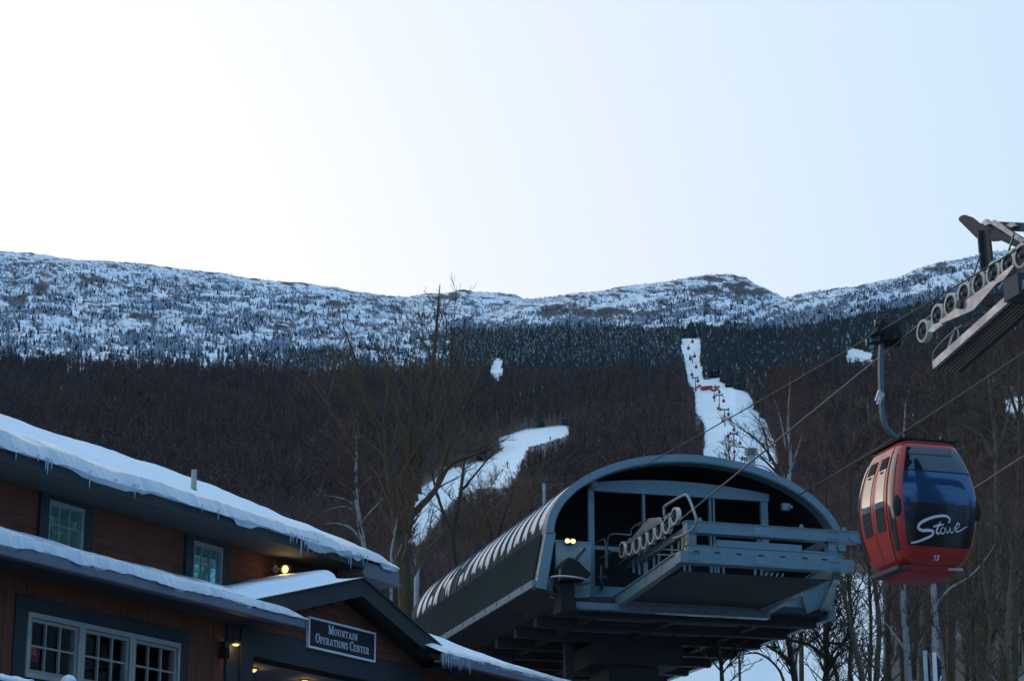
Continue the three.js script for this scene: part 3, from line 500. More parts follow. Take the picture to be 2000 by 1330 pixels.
{ // lamps that burn on the lodge
  const light = (o, p, power, dist) => { const l = new THREE.PointLight(new THREE.Color(1, 0.66, 0.28), power, 0, 2); l.position.copy(p); l.castShadow = true; l.shadow.radius = 2; o.add(l); };
  const [u, y] = LA.front(550, 1110, -1.05), f = inLodge(thing('flood_light', 'twin headed flood lamp burning on the upper lodge wall', 'lamp'), u, y, -1.1);
  put('mount', [cyl(V(0, 0, -0.1), V(0, 0, -0.06), 0.06, 14), cyl(V(0, 0, -0.07), V(0, 0, 0.03), 0.018)], M.lampBody, f);
  const cone = (a, b) => tube([a, a.clone().lerp(b, 0.3), b], [0.028, 0.05, 0.062], 14, false);
  put('lamp_head', cone(V(0.02, 0.0, 0.02), V(0.16, 0.02, 0.05)), M.lampBody, f); put('lamp_head', cone(V(0, 0, 0.03), V(-0.05, -0.03, 0.14)), M.lampBody, f);
  const b1 = put('bulb', new THREE.SphereGeometry(0.045, 16, 12).translate(-0.052, -0.03, 0.15), M.glow, f); b1.castShadow = false;
  light(f, V(-0.052, -0.03, 0.15), 0.22);
  const [u2, y2] = LA.front(461, 1259, 0.12), w = inLodge(thing('wall_lamp', 'small hooded wall lamp glowing beside the entry corner of the lodge', 'lamp'), u2, y2, 0.03);
  put('hood', [tube([V(0, 0.05, 0.08), V(0, 0.02, 0.08), V(0, 0.006, 0.08)], [0.015, 0.05, 0.06], 14), cyl(V(0, 0.03, -0.03), V(0, 0.03, 0.08), 0.01)], M.lampBody, w);
  put('bulb', tube([V(0, 0.004, 0.08), V(0, -0.012, 0.08), V(0, -0.02, 0.08)], [0.045, 0.038, 0.01], 14), M.glowSoft, w).castShadow = false;
  light(w, V(0, -0.01, 0.08), 0.12);
  for (const [px, py, lab] of [[495, 1306, 'recessed porch ceiling lamp close to the corner post'], [595, 1328, 'recessed porch ceiling lamp under the middle of the entry beam']]) {
    let n = -0.3; for (; n > -2.8; n -= 0.01) if (LA.front(px, py, n)[1] > 5.69) break;
    const [a, b] = LA.front(px, py, n), d = inLodge(thing('ceiling_lamp', lab, 'lamp', undefined, 0, 'porch ceiling lamps'), a, 5.69, n);
    put('rim', new THREE.TorusGeometry(0.05, 0.012, 8, 20).rotateX(Math.PI / 2), M.lampBody, d); put('bulb', new THREE.SphereGeometry(0.04, 14, 10).translate(0, -0.012, 0), M.glowSoft, d).castShadow = false;
    light(d, V(0, -0.012, 0), 0.16);
  }
  // dark lantern on the boards below the small lamp, and the red notice behind the left window
  const [u4, y4] = LA.front(437, 1272, 0.06), k = inLodge(thing('lantern', 'unlit dark lantern box on the boards left of the entry', 'lantern'), u4, y4, 0.0);
  put('case', [box(0.1, 0.2, 0.08, 0, 0, 0.07), box(0.13, 0.02, 0.11, 0, 0.11, 0.07), box(0.06, 0.1, 0.04, 0, 0, 0.015)], M.black, k); put('lantern_glass', box(0.07, 0.12, 0.012, 0, -0.02, 0.115), M.tint, k);
  const [u5, y5] = LA.front(62, 1276, -0.25), r = inLodge(thing('red_notice', 'dark red notice with letters EL behind the left window pane', 'sign'), u5, y5, -0.25);
  put('board', box(0.2, 0.2, 0.012), std(0.16, 0.012, 0.012, 0.7), r);
  const font = await new FontLoader().loadAsync('fonts/droid/droid_sans_bold.typeface.json'), g = new TextGeometry('EL', { font, size: 0.09, depth: 0.004 }); g.computeBoundingBox(); g.translate(-g.boundingBox.max.x / 2, -0.02, 0.007);
  put('lettering', g, M.glowRed, r);
}
{ // snow capped railing at the lower left corner of the view
  const a = at(-40, 1322, 19.6), b = at(60, 1338, 19.2), c = at(133, 1324, 19);
  const r = thing('deck_railing', 'snow capped deck railing below the big lodge window', 'railing', [c.x, 0.8, c.z]);
  const o = r.position;
  const L = (p) => p.clone().sub(o);
  put('post', span(-0.05, 0.05, 0, c.y - 0.05 - o.y, -0.05, 0.05), M.trim, r); put('rail', bar(L(a), L(b).setY(L(b).y - 0.05), 0.1, 0.05), M.trim, r);
  put('snow_cap', surface(18, 10, (i, j) => { const t = i * 6.2832, q = j * 1.57; return [Math.cos(t) * 0.085 * Math.cos(q) * (1 + 0.15 * Math.sin(t * 2)), c.y - o.y - 0.07 + 0.1 * Math.sin(q), Math.sin(t) * 0.085 * Math.cos(q)]; }), M.snow, r);
  put('rail_snow', tube(smoothLine([L(a), L(a).lerp(L(b), 0.5).setY(L(a).lerp(L(b), 0.5).y + 0.01), L(b)], 12), (t) => 0.05 + 0.006 * Math.sin(t * 20), 8), M.snow, r);
}
// ------------------------------------------------------------------ the lift station: x along its open front, z towards the viewer
const SA = axes(0.8777, -54, 0.958, -0.2867), SP = [0.8777, 0, -54];
const inStation = (o, x, y, z) => { o.position.copy(SA.world(x, y, z)); o.rotation.y = SA.turn; return o; };
const station = thing('lift_station', 'blue grey steel gondola station with a barrel arched roof on a pier', 'lift station', SP, SA.turn);
const arc = (t, r = 0) => [4.5 - (4.5 + r) * Math.cos(t), 13.25 + (2.5 + r) * Math.sin(t)];
const ROW = 20, PW = 15.5 / ROW;
function sheaveParts(parent, list, x, r) { // wheels turning about the x axis
  const ring = (a, b, w) => new THREE.LatheGeometry([[b, -w], [a, -w], [a, w], [b, w], [b, -w]].map((p) => new THREE.Vector2(...p)), 28).rotateZ(Math.PI / 2);
  const wheel = join([ring(r * 0.74, r * 0.18, 0.022), ring(r * 0.78, r * 0.62, 0.05), ...[0, 1, 2, 3, 4].map((k) => box(0.06, r * 0.5, 0.04).translate(0, r * 0.45, 0).applyMatrix4(new THREE.Matrix4().makeRotationX(k * 1.2566)))]);
  const liner = new THREE.LatheGeometry([[r * 0.78, -0.055], [r * 0.97, -0.06], [r, -0.035], [r * 0.93, 0], [r, 0.035], [r * 0.97, 0.06], [r * 0.78, 0.055]].map((p) => new THREE.Vector2(...p)), 32).rotateZ(Math.PI / 2), hub = cyl(V(-0.09, 0, 0), V(0.06, 0, 0), r * 0.2, 12);
  for (const [z, y] of list) {
    const s = put('sheave', wheel, M.galvDark, parent); s.position.set(x, y, z);
    put('liner_ring', liner, M.liner, s); put('hub', hub, M.steelDark, s);
  }
}
{
  const cut = (list, n = 30) => list;
  // curved roof: one panel per strip, a raised seam between
  const panel = surface(40, 1, (i, j) => { const [b, y] = arc(lerp(-0.03, Math.PI + 0.03, i), 0); return [b, y, -j * PW, i * 12, j * PW]; });
  const seam = surface(40, 3, (i, j) => { const [b, y] = arc(lerp(-0.03, Math.PI + 0.03, i), [0, 0.045, 0.045, 0][Math.round(j * 3)]); return [b, y, [0.018, 0.012, -0.012, -0.018][Math.round(j * 3)], i * 12, j]; });
  for (let k = 0; k < ROW; k++) { put('roof_panel', panel, M.roofMetal, station).position.z = -k * PW; if (k) put('roof_seam', seam, M.seam, station).position.z = -k * PW; }
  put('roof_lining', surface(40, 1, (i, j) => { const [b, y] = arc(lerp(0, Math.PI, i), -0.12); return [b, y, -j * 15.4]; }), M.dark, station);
  // arch frame round the front
  const ring = (r0, r1, z0, z1) => { const p = []; for (let i = 0; i <= 40; i++) p.push(arc(i / 40 * Math.PI, r1)); for (let i = 40; i >= 0; i--) p.push(arc(i / 40 * Math.PI, r0)); return plate(p, z0, z1); };
  put('arch_frame', ring(-0.21, 0.02, -0.12, 0.3), M.steel, station);
  put('arch_edge', ring(-0.18, 0.03, 0.3, 0.33), M.steelLight, station);
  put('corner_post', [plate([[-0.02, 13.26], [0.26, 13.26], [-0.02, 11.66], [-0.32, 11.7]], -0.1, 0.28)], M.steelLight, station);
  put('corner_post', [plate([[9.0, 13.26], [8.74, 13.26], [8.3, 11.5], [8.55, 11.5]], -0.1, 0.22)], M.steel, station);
  // side walls of ribbed sheet
  const rib = (m, b0, b1) => surface(620, 1, (i, j) => { const ph = (i * 15.4 / 0.2) % 1, d = 0.035 * smooth(0.15, 0.3, Math.abs(ph - 0.5)); return [lerp(b0, b1, j) + m * d, lerp(13.27, 11.75, j), -i * 15.4, i * 15.4, j]; });
  put('side_cladding', rib(-1, -0.03, -0.31), M.cladding, station); put('side_cladding', rib(1, 9.02, 8.62), M.cladding, station);
  puts('side_wall', [platex([[-0.05, 13.2], [-15.4, 13.2], [-15.4, 11.7], [-0.05, 11.7]], 0.02, 0.1), platex([[-0.05, 13.2], [-15.4, 13.2], [-15.4, 11.7], [-0.05, 11.7]], 8.5, 8.6)], M.dark, station);
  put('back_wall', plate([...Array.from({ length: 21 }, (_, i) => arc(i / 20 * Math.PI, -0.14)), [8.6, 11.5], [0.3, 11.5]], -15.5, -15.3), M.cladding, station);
  put('sill_strip', [bar(V(-0.35, 11.82, 0.2), V(-0.35, 11.82, -15.5), 0.1, 0.2)], M.steelLight, station);
  put('sill_strip', [bar(V(8.62, 11.47, 0.1), V(8.62, 11.47, -15.5), 0.22, 0.34)], M.steel, station);
  // floor seen from below, with its joists and paler trays
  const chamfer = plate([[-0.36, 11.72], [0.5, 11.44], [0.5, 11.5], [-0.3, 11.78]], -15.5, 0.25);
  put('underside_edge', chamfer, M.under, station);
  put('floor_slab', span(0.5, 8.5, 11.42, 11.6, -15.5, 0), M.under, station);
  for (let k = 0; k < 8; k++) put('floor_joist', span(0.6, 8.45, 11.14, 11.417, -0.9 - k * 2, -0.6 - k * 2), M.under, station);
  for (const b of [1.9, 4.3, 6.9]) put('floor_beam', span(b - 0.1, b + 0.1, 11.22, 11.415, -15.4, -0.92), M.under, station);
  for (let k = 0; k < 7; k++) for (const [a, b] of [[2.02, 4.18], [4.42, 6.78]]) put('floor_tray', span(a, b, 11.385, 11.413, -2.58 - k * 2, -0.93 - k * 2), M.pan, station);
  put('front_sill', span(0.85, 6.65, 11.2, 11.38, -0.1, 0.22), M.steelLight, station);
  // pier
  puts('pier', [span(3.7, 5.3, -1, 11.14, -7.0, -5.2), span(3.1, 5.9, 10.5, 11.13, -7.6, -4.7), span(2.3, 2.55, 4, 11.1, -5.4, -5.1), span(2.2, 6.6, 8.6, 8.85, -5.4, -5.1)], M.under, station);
  // open front: panels, posts, header
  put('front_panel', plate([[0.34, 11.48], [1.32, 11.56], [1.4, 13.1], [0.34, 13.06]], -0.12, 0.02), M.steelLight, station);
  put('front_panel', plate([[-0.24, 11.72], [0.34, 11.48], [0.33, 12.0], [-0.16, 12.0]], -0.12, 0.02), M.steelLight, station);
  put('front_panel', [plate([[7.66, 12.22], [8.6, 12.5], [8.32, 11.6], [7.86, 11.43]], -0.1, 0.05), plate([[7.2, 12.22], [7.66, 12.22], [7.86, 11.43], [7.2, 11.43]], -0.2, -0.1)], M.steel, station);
  put('front_panel', [span(1.5, 2.6, 11.42, 11.98, -0.5, -0.42), span(2.72, 3.6, 11.42, 11.82, -0.9, -0.8)], M.steel, station);
  const post = (a, b, y1) => put('post', span(a, b, 11.5, y1, -0.45, -0.33), M.steel, station);
  post(1.43, 1.6, 15.0); post(3.06, 3.13, 14.7); post(5.1, 5.15, 14.7); post(5.21, 5.26, 14.7); post(6.71, 6.92, 14.9);
  const hd = [[1.6, 14.68], [6.95, 14.72]]; for (let i = 0; i <= 14; i++) { const b = lerp(6.95, 1.6, i / 14); hd.push([b, 14.93 + 0.2 * (1 - ((b - 4.3) / 2.7) ** 2)]); }
  put('header', plate(hd, -0.46, -0.3), M.steel, station);
  puts('cross_rail', [span(1.6, 2.75, 13.0, 13.11, -0.44, -0.34), span(0.2, 1.43, 13.06, 13.12, -0.3, 0.03)], M.steel, station);
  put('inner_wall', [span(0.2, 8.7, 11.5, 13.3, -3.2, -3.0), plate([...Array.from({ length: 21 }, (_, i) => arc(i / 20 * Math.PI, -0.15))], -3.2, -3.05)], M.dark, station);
  // outrigger frame that carries the ropes in front of the arch
  const S = (x0, x1, y0, y1, z0, z1) => span(x0, x1, y0, y1, z0, z1);
  put('top_beam', [S(2.27, 7.2, 12.43, 12.72, 4.68, 5.0), S(2.24, 7.22, 12.715, 12.735, 4.66, 5.02)], M.steel, station);
  puts('bottom_beam', [S(2.04, 6.7, 11.63, 11.92, 4.68, 5.06), S(6.45, 6.95, 11.66, 11.98, 4.7, 4.95)], M.steel, station);
  put('ledge_beam', [S(2.3, 6.46, 11.935, 12.1, 4.62, 4.96), S(2.27, 6.49, 12.1, 12.115, 4.6, 4.98)], M.steelLight, station);
  puts('cable_box', [S(3.12, 5.5, 12.116, 12.3, 4.66, 4.9), S(5.55, 6.15, 12.116, 12.16, 4.7, 4.9)], M.steelLight, station);
  for (const px of [1361, 1402, 1444, 1487, 1530, 1573, 1612]) { const [b, y] = SA.front(px, 1079 + (px - 1361) * 0.06, 5.06); put('slot', S(b - 0.07, b + 0.07, 11.905, 11.935, 4.98, 5.075), M.black, station); }
  for (const [a, b] of [[2.32, 2.53], [6.24, 6.45]]) put('frame_post', S(a, b, 12.115, 12.43, 4.7, 4.96), M.steel, station);
  const bolts = (b0, b1, y, n, z) => { for (let i = 0; i < n; i++) { const x = lerp(b0, b1, i / (n - 1)); bl.push(cyl(V(x, y, z), V(x, y, z + 0.018), 0.018, 6)); } }, bl = [];
  for (const b of [2.42, 6.35]) { for (const y of [12.48, 12.66]) bolts(b - 0.12, b + 0.12, y, 4, 5.0); for (const y of [11.68, 11.86]) bolts(b - 0.12, b + 0.12, y, 4, 5.06); bolts(b - 0.05, b + 0.05, 12.17, 2, 4.96); bolts(b - 0.05, b + 0.05, 12.38, 2, 4.96); }
  put('bolt_heads', bl, M.steelDark, station).userData.kind = 'stuff';
  put('splice_plate', [S(4.1, 4.6, 12.47, 12.68, 5.0, 5.012)], M.steelLight, station); put('splice_plate', S(4.1, 4.6, 11.67, 11.88, 5.06, 5.072), M.steelLight, station);
  put('power_cable', tube(smoothLine([V(7.15, 12.6, 4.85), V(7.1, 12.2, 4.9), V(7.14, 12.05, 4.9), V(7.2, 11.95, 4.85)], 16), 0.02, 6), M.hanger, station);
  const lug = (x, y) => { const s = new THREE.Shape(); s.moveTo(-0.09, 0); s.lineTo(0.09, 0); s.lineTo(0.04, 0.1); s.absarc(0, 0.1, 0.04, 0, Math.PI); s.lineTo(-0.09, 0); const h = new THREE.Path(); h.absarc(0, 0.1, 0.018, 0, 6.283, true); s.holes.push(h); return new THREE.ExtrudeGeometry(s, { depth: 0.03, bevelEnabled: false, curveSegments: 8 }).translate(x, y, 4.8); };
  for (const [x, y] of [[2.7, 12.735], [4.32, 12.29], [5.55, 12.735], [6.78, 12.735]]) put('lifting_lug', lug(x, y), M.steelLight, station);
  put('bearing_cap', cyl(V(6.9, 12.57, 5.0), V(6.9, 12.57, 5.04), 0.1, 18), M.steelLight, station);
  for (const b of [2.16, 6.55]) {
    put('side_arm', [bar(V(b, 11.76, 4.7), V(b, 11.46, 0), 0.2, 0.3)], M.steel, station);
    put('arm_flange', [bar(V(b, 11.92, 4.7), V(b, 11.62, 0), 0.3, 0.02)], M.steelLight, station);
  }
  put('side_arm', bar(V(6.6, 11.6, 4.6), V(8.3, 11.62, 0.2), 0.16, 0.22), M.steel, station);
  put('top_arm', bar(V(2.45, 12.58, 4.7), V(2.6, 12.55, -0.4), 0.12, 0.2), M.steelDark, station); put('top_arm', bar(V(6.6, 12.6, 4.7), V(6.7, 12.55, -0.4), 0.12, 0.2), M.steelDark, station);
  { const f = 2.4, a = SA.front(1312, 1131, f), b = SA.front(1312, 1147, f), c = SA.front(1512, 1143, f); put('deck_beam', S(a[0], c[0], b[1], a[1], f - 0.15, f), M.steelLight, station); put('deck_plate', [S(2.3, 6.4, b[1] - 0.02, b[1] - 0.002, 0.2, 4.6)], M.under, station);
    for (const px of [1340, 1350, 1406, 1416, 1478, 1490]) { const q = SA.front(px, 1125, f); put('stanchion', S(q[0] - 0.025, q[0] + 0.025, a[1], a[1] + 0.62, f - 0.1, f - 0.05), M.steelLight, station); }
    for (const [x0, x1] of [[1352, 1402], [1418, 1474]]) { const p = SA.front(x0, 1125, f), q = SA.front(x1, 1125, f); put('kick_plate', S(p[0], q[0], a[1] + 0.003, a[1] + 0.11, f - 0.06, f - 0.04), M.steel, station); }
    for (let k = 0; k < 6; k++) put('rung', bar(V(5.2 + k * 0.16, a[1] + 0.02, f - 0.2), V(5.45 + k * 0.16, a[1] + 0.4, f - 0.35), 0.03), M.steelLight, station); }
  // rope guide wheels above the left rope
  const X = 2.28, sd = (px, py, x = X) => SA.side(px, py, x);
  sheaveParts(station, [[1218, 1074], [1232.5, 1069], [1247, 1064.5], [1261, 1056.5], [1275, 1047], [1290, 1036.5], [1305.5, 1026], [1321, 1008]].map(([a, b]) => sd(a, b)), X, 0.235);
  const Q = (list, x0, x1, m, name) => put(name, platex(list.map(([a, b]) => sd(1150 + a / 5.32, 950 + b / 5.32, X - 0.12)), x0, x1, 0.006), m, station);
  Q([[448, 552], [605, 360], [640, 332], [752, 322], [775, 372], [560, 500]], X - 0.16, X - 0.12, M.galv, 'sheave_rocker');
  Q([[378, 592], [436, 532], [468, 560], [450, 582], [400, 600]], X - 0.14, X - 0.1, M.galv, 'sheave_link'); Q([[775, 320], [850, 272], [856, 310], [800, 350]], X - 0.14, X - 0.1, M.galv, 'sheave_link');
  Q([[500, 600], [760, 420], [800, 440], [520, 640]], X + 0.1, X + 0.13, M.galvDark, 'sheave_beam');
  put('pivot', cyl(V(X - 0.2, ...sd(1262, 1025).reverse()), V(X - 0.15, ...sd(1262, 1025).reverse()), 0.06, 12), M.galvDark, station);
  const rail = (list, r, m, x = X - 0.2) => put('guard_rail', tube(smoothLine(list.map(([a, b]) => { const [z, y] = sd(1150 + a / 5.32, 950 + b / 5.32, x); return V(x, y, z); }), 40), r, 8), m, station);
  rail([[785, 300], [785, 215], [800, 200], [985, 95], [1020, 92], [1045, 130], [1105, 290], [1120, 350], [1108, 410], [1060, 460], [950, 520], [880, 540]], 0.035, M.steelLight);
  rail([[442, 505], [445, 445], [470, 420], [560, 370], [602, 345]], 0.02, M.steelDark);
  rail([[40, 800], [40, 650], [60, 610], [145, 550], [170, 560], [180, 850]], 0.022, M.steelDark, X - 0.6); rail([[40, 795], [165, 725]], 0.018, M.steelDark, X - 0.6);
  rail([[195, 850], [200, 550], [215, 515], [250, 497], [440, 505]], 0.022, M.steelDark, X - 0.5); rail([[200, 720], [240, 680], [340, 680]], 0.02, M.steelDark, X - 0.5);
  for (const [a, b, c, d] of [[465, 760, 470, 900], [520, 700, 530, 915], [605, 650, 605, 920], [680, 620, 680, 870], [738, 700, 730, 830], [790, 520, 800, 600], [870, 560, 868, 720], [940, 520, 938, 660]]) { const [z0, y0] = sd(1150 + a / 5.32, 950 + b / 5.32, X + 0.25), [z1, y1] = sd(1150 + c / 5.32, 950 + d / 5.32, X + 0.25); put('stanchion', bar(V(X + 0.25, y0, z0), V(X + 0.25, y1, z1), 0.05), M.steel, station); }
  rail([[560, 800], [700, 715], [860, 580]], 0.018, M.galvDark, X + 0.2); rail([[710, 705], [930, 720]], 0.018, M.steel, X + 0.2); rail([[640, 640], [940, 665]], 0.018, M.steel, X + 0.2);
  // drive machinery in the left of the opening
  const fr = (a, b, f = 0.4) => SA.front(1080 + a / 7, 1010 + b / 7, f);
  put('machine_hood', plate([[60, 890], [75, 700], [110, 640], [165, 575], [245, 590], [240, 610], [300, 625], [480, 800], [430, 870], [200, 880]].map(([a, b]) => fr(a, b)), 0.1, 0.7, 0.02), M.black, station);
  put('machine_hopper', plate([[55, 905], [280, 890], [285, 1160], [330, 1300], [90, 1300], [95, 1090], [55, 960]].map(([a, b]) => fr(a, b)), -0.2, 0.5, 0.02), M.black, station);
  { const a = fr(260, 640), b = fr(430, 430); put('lever', bar(V(a[0], a[1], 0.45), V(b[0], b[1], 0.45), 0.09, 0.09), M.galvDark, station); }
  { const [x, y] = fr(230, 868); put('table_rim', surface(40, 6, (i, j) => { const t = i * 6.283, q = j * 6.283; return [x + (0.55 + 0.03 * Math.cos(q)) * Math.cos(t), y + 0.03 * Math.sin(q) - 0.05 * Math.cos(t), 0.45 + (0.45 + 0.03 * Math.cos(q)) * Math.sin(t)]; }), M.alu, station); }
  { const [x, y] = fr(192, 640); put('control_rod', [S(x - 0.012, x + 0.012, y - 0.45, y, 0.6, 0.63), S(x, x + 0.12, y - 0.01, y + 0.012, 0.6, 0.63)], M.alu, station); const [x2, y2] = fr(62, 730); put('control_rod', S(x2 - 0.01, x2 + 0.01, y2 - 0.32, y2, 0.6, 0.63), M.alu, station); }
  { const [z, y] = sd(1172, 1128, 1.7), w = new THREE.TorusGeometry(0.33, 0.035, 8, 32).rotateY(1.2).translate(1.75, y, z); put('return_wheel', [w, new THREE.TorusGeometry(0.2, 0.02, 8, 28).rotateY(1.2).translate(1.75, y, z), cyl(V(1.65, y, z - 0.05), V(1.9, y, z + 0.05), 0.06)], M.galvDark, station); }
  put('camera_box', [box(0.2, 0.16, 0.16, 1.53, 14.84, -0.22), cyl(V(1.5, 14.82, -0.14), V(1.5, 14.82, -0.08), 0.05, 14), cyl(V(1.5, 14.7, -0.16), V(1.5, 14.76, -0.16), 0.03)], M.steelLight, station);
  put('camera_box', [box(0.22, 0.2, 0.16, 7.3, 14.5, 0.05), cyl(V(7.38, 14.48, 0.13), V(7.42, 14.48, 0.22), 0.05, 14)], M.steelLight, station);
  put('marker_plate', [S(2.2, 2.28, 12.0, 12.36, 4.74, 4.77)], std(0.5, 0.38, 0.14, 0.6), station);
  put('junction_box', box(0.5, 0.12, 0.3, 6.7, 11.5, 1.1), M.galv, station);
}
{ // sheets of ice clinging between the roof seams
  const gs = [];
  const sheet = (k, w0, w1, lo, hi) => { const z0 = -k * PW - 0.03, f = (i, j, o) => { const w = lerp(w0, w1, i) * (PW - 0.08), wav = 0.03 * Math.sin(i * 9 + k) + 0.05 * (fbm(i * 3 + k, 1) - 0.5), t = lerp(lo + 0.16 * (i - 0.5) ** 2 + wav, hi + wav * 0.6, j), [b, y] = arc(t, o); return [b, y, z0 - w, b * 2, w]; };
    gs.push(surface(10, 18, (i, j) => f(i, j, 0.02 * (j > 0.01 && j < 0.99 && i > 0.01 && i < 0.99 ? 1 : 0) + 0.003))); };
  for (let k = 0; k < 9; k++) { const lo = rr(0.06, 0.16); sheet(k, 0.04, rr(0.72, 0.95), lo, rr(0.6, 1.1)); }
  for (const [k, a, b, lo, hi] of [[9, 0.1, 0.9, 0.12, 0.85], [10, 0.55, 0.95, 0.1, 0.5], [10, 0.05, 0.35, 0.3, 0.55], [11, 0.3, 0.8, 0.1, 0.22], [12, 0.1, 0.75, 0.4, 0.85], [13, 0.05, 0.5, 0.06, 0.5], [13, 0.6, 0.95, 0.1, 0.28], [14, 0.1, 0.85, 0.22, 0.8], [15, 0.1, 0.9, 0.05, 0.9], [16, 0.2, 0.8, 0.08, 0.2], [17, 0.1, 0.85, 0.05, 0.55], [18, 0.1, 0.9, 0.06, 0.6]]) sheet(k, a, b, lo, hi);
  const o = put('roof_ice', gs, M.roofIce); tag(o, 'gleaming white ice sheets on the curved station roof', 'ice', null, 'stuff'); o.position.set(...SP); o.rotation.y = SA.turn;
}
{ // twin lamp burning on the station front
  const [b, y] = SA.front(1115, 1056, 0.2), l = inStation(thing('station_lamp', 'twin yellow lamp burning on the left front panel of the station', 'lamp'), b, y, 0.1);
  put('mount', [box(0.12, 0.06, 0.08, 0, -0.05, -0.05), cyl(V(-0.08, 0, 0), V(0.08, 0, 0), 0.015)], M.galvDark, l);
  for (const s of [-1, 1]) {
    put('lamp_head', tube([V(s * 0.075, 0.0, -0.06), V(s * 0.08, 0, 0.05)], [0.04, 0.075], 14, false), M.galvDark, l);
    put('bulb', new THREE.SphereGeometry(0.07, 16, 12).scale(1, 0.9, 0.6).translate(s * 0.082, 0, 0.06), M.glow, l).castShadow = false;
    const p = new THREE.PointLight(new THREE.Color(1, 0.78, 0.38), 0.3, 0, 2); p.position.set(s * 0.082, 0, 0.06); p.castShadow = true; p.shadow.radius = 2; l.add(p);
  }
}
{ // pipes
  const flue = (name, label, px, top, bottom, Z, r, cap) => {
    const a = at(px, top, Z), b = at(px, bottom, Z), o = thing(name, label, 'pipe', [b.x, b.y - 0.4, b.z]), H = a.y - b.y + 0.4;
    put('pipe', cyl(V(0, 0, 0), V(0, H - (cap ? 0.1 : 0), 0), r, 16), M.pipe, o);
    if (cap) { put('rain_cap', [0, 1, 2].map((k) => tube([V(0, H - 0.16 + k * 0.07, 0), V(0, H - 0.13 + k * 0.07, 0)], [r * 1.75, r * 1.6], 18)), M.galv, o); }
    return o;
  };
  flue('flue_pipe', 'pale flue pipe with ringed cap behind the rear end of the station roof', 813, 1095, 1168, 69.6, 0.09, true);
  flue('flue_pipe', 'pale capped flue pipe above the right shoulder of the station arch', 1469, 878, 925, 58, 0.12, true);
  flue('roof_pole', 'thin grey pole sticking up behind the left slope of the station roof', 1063, 945, 1000, 64, 0.05, false);
}
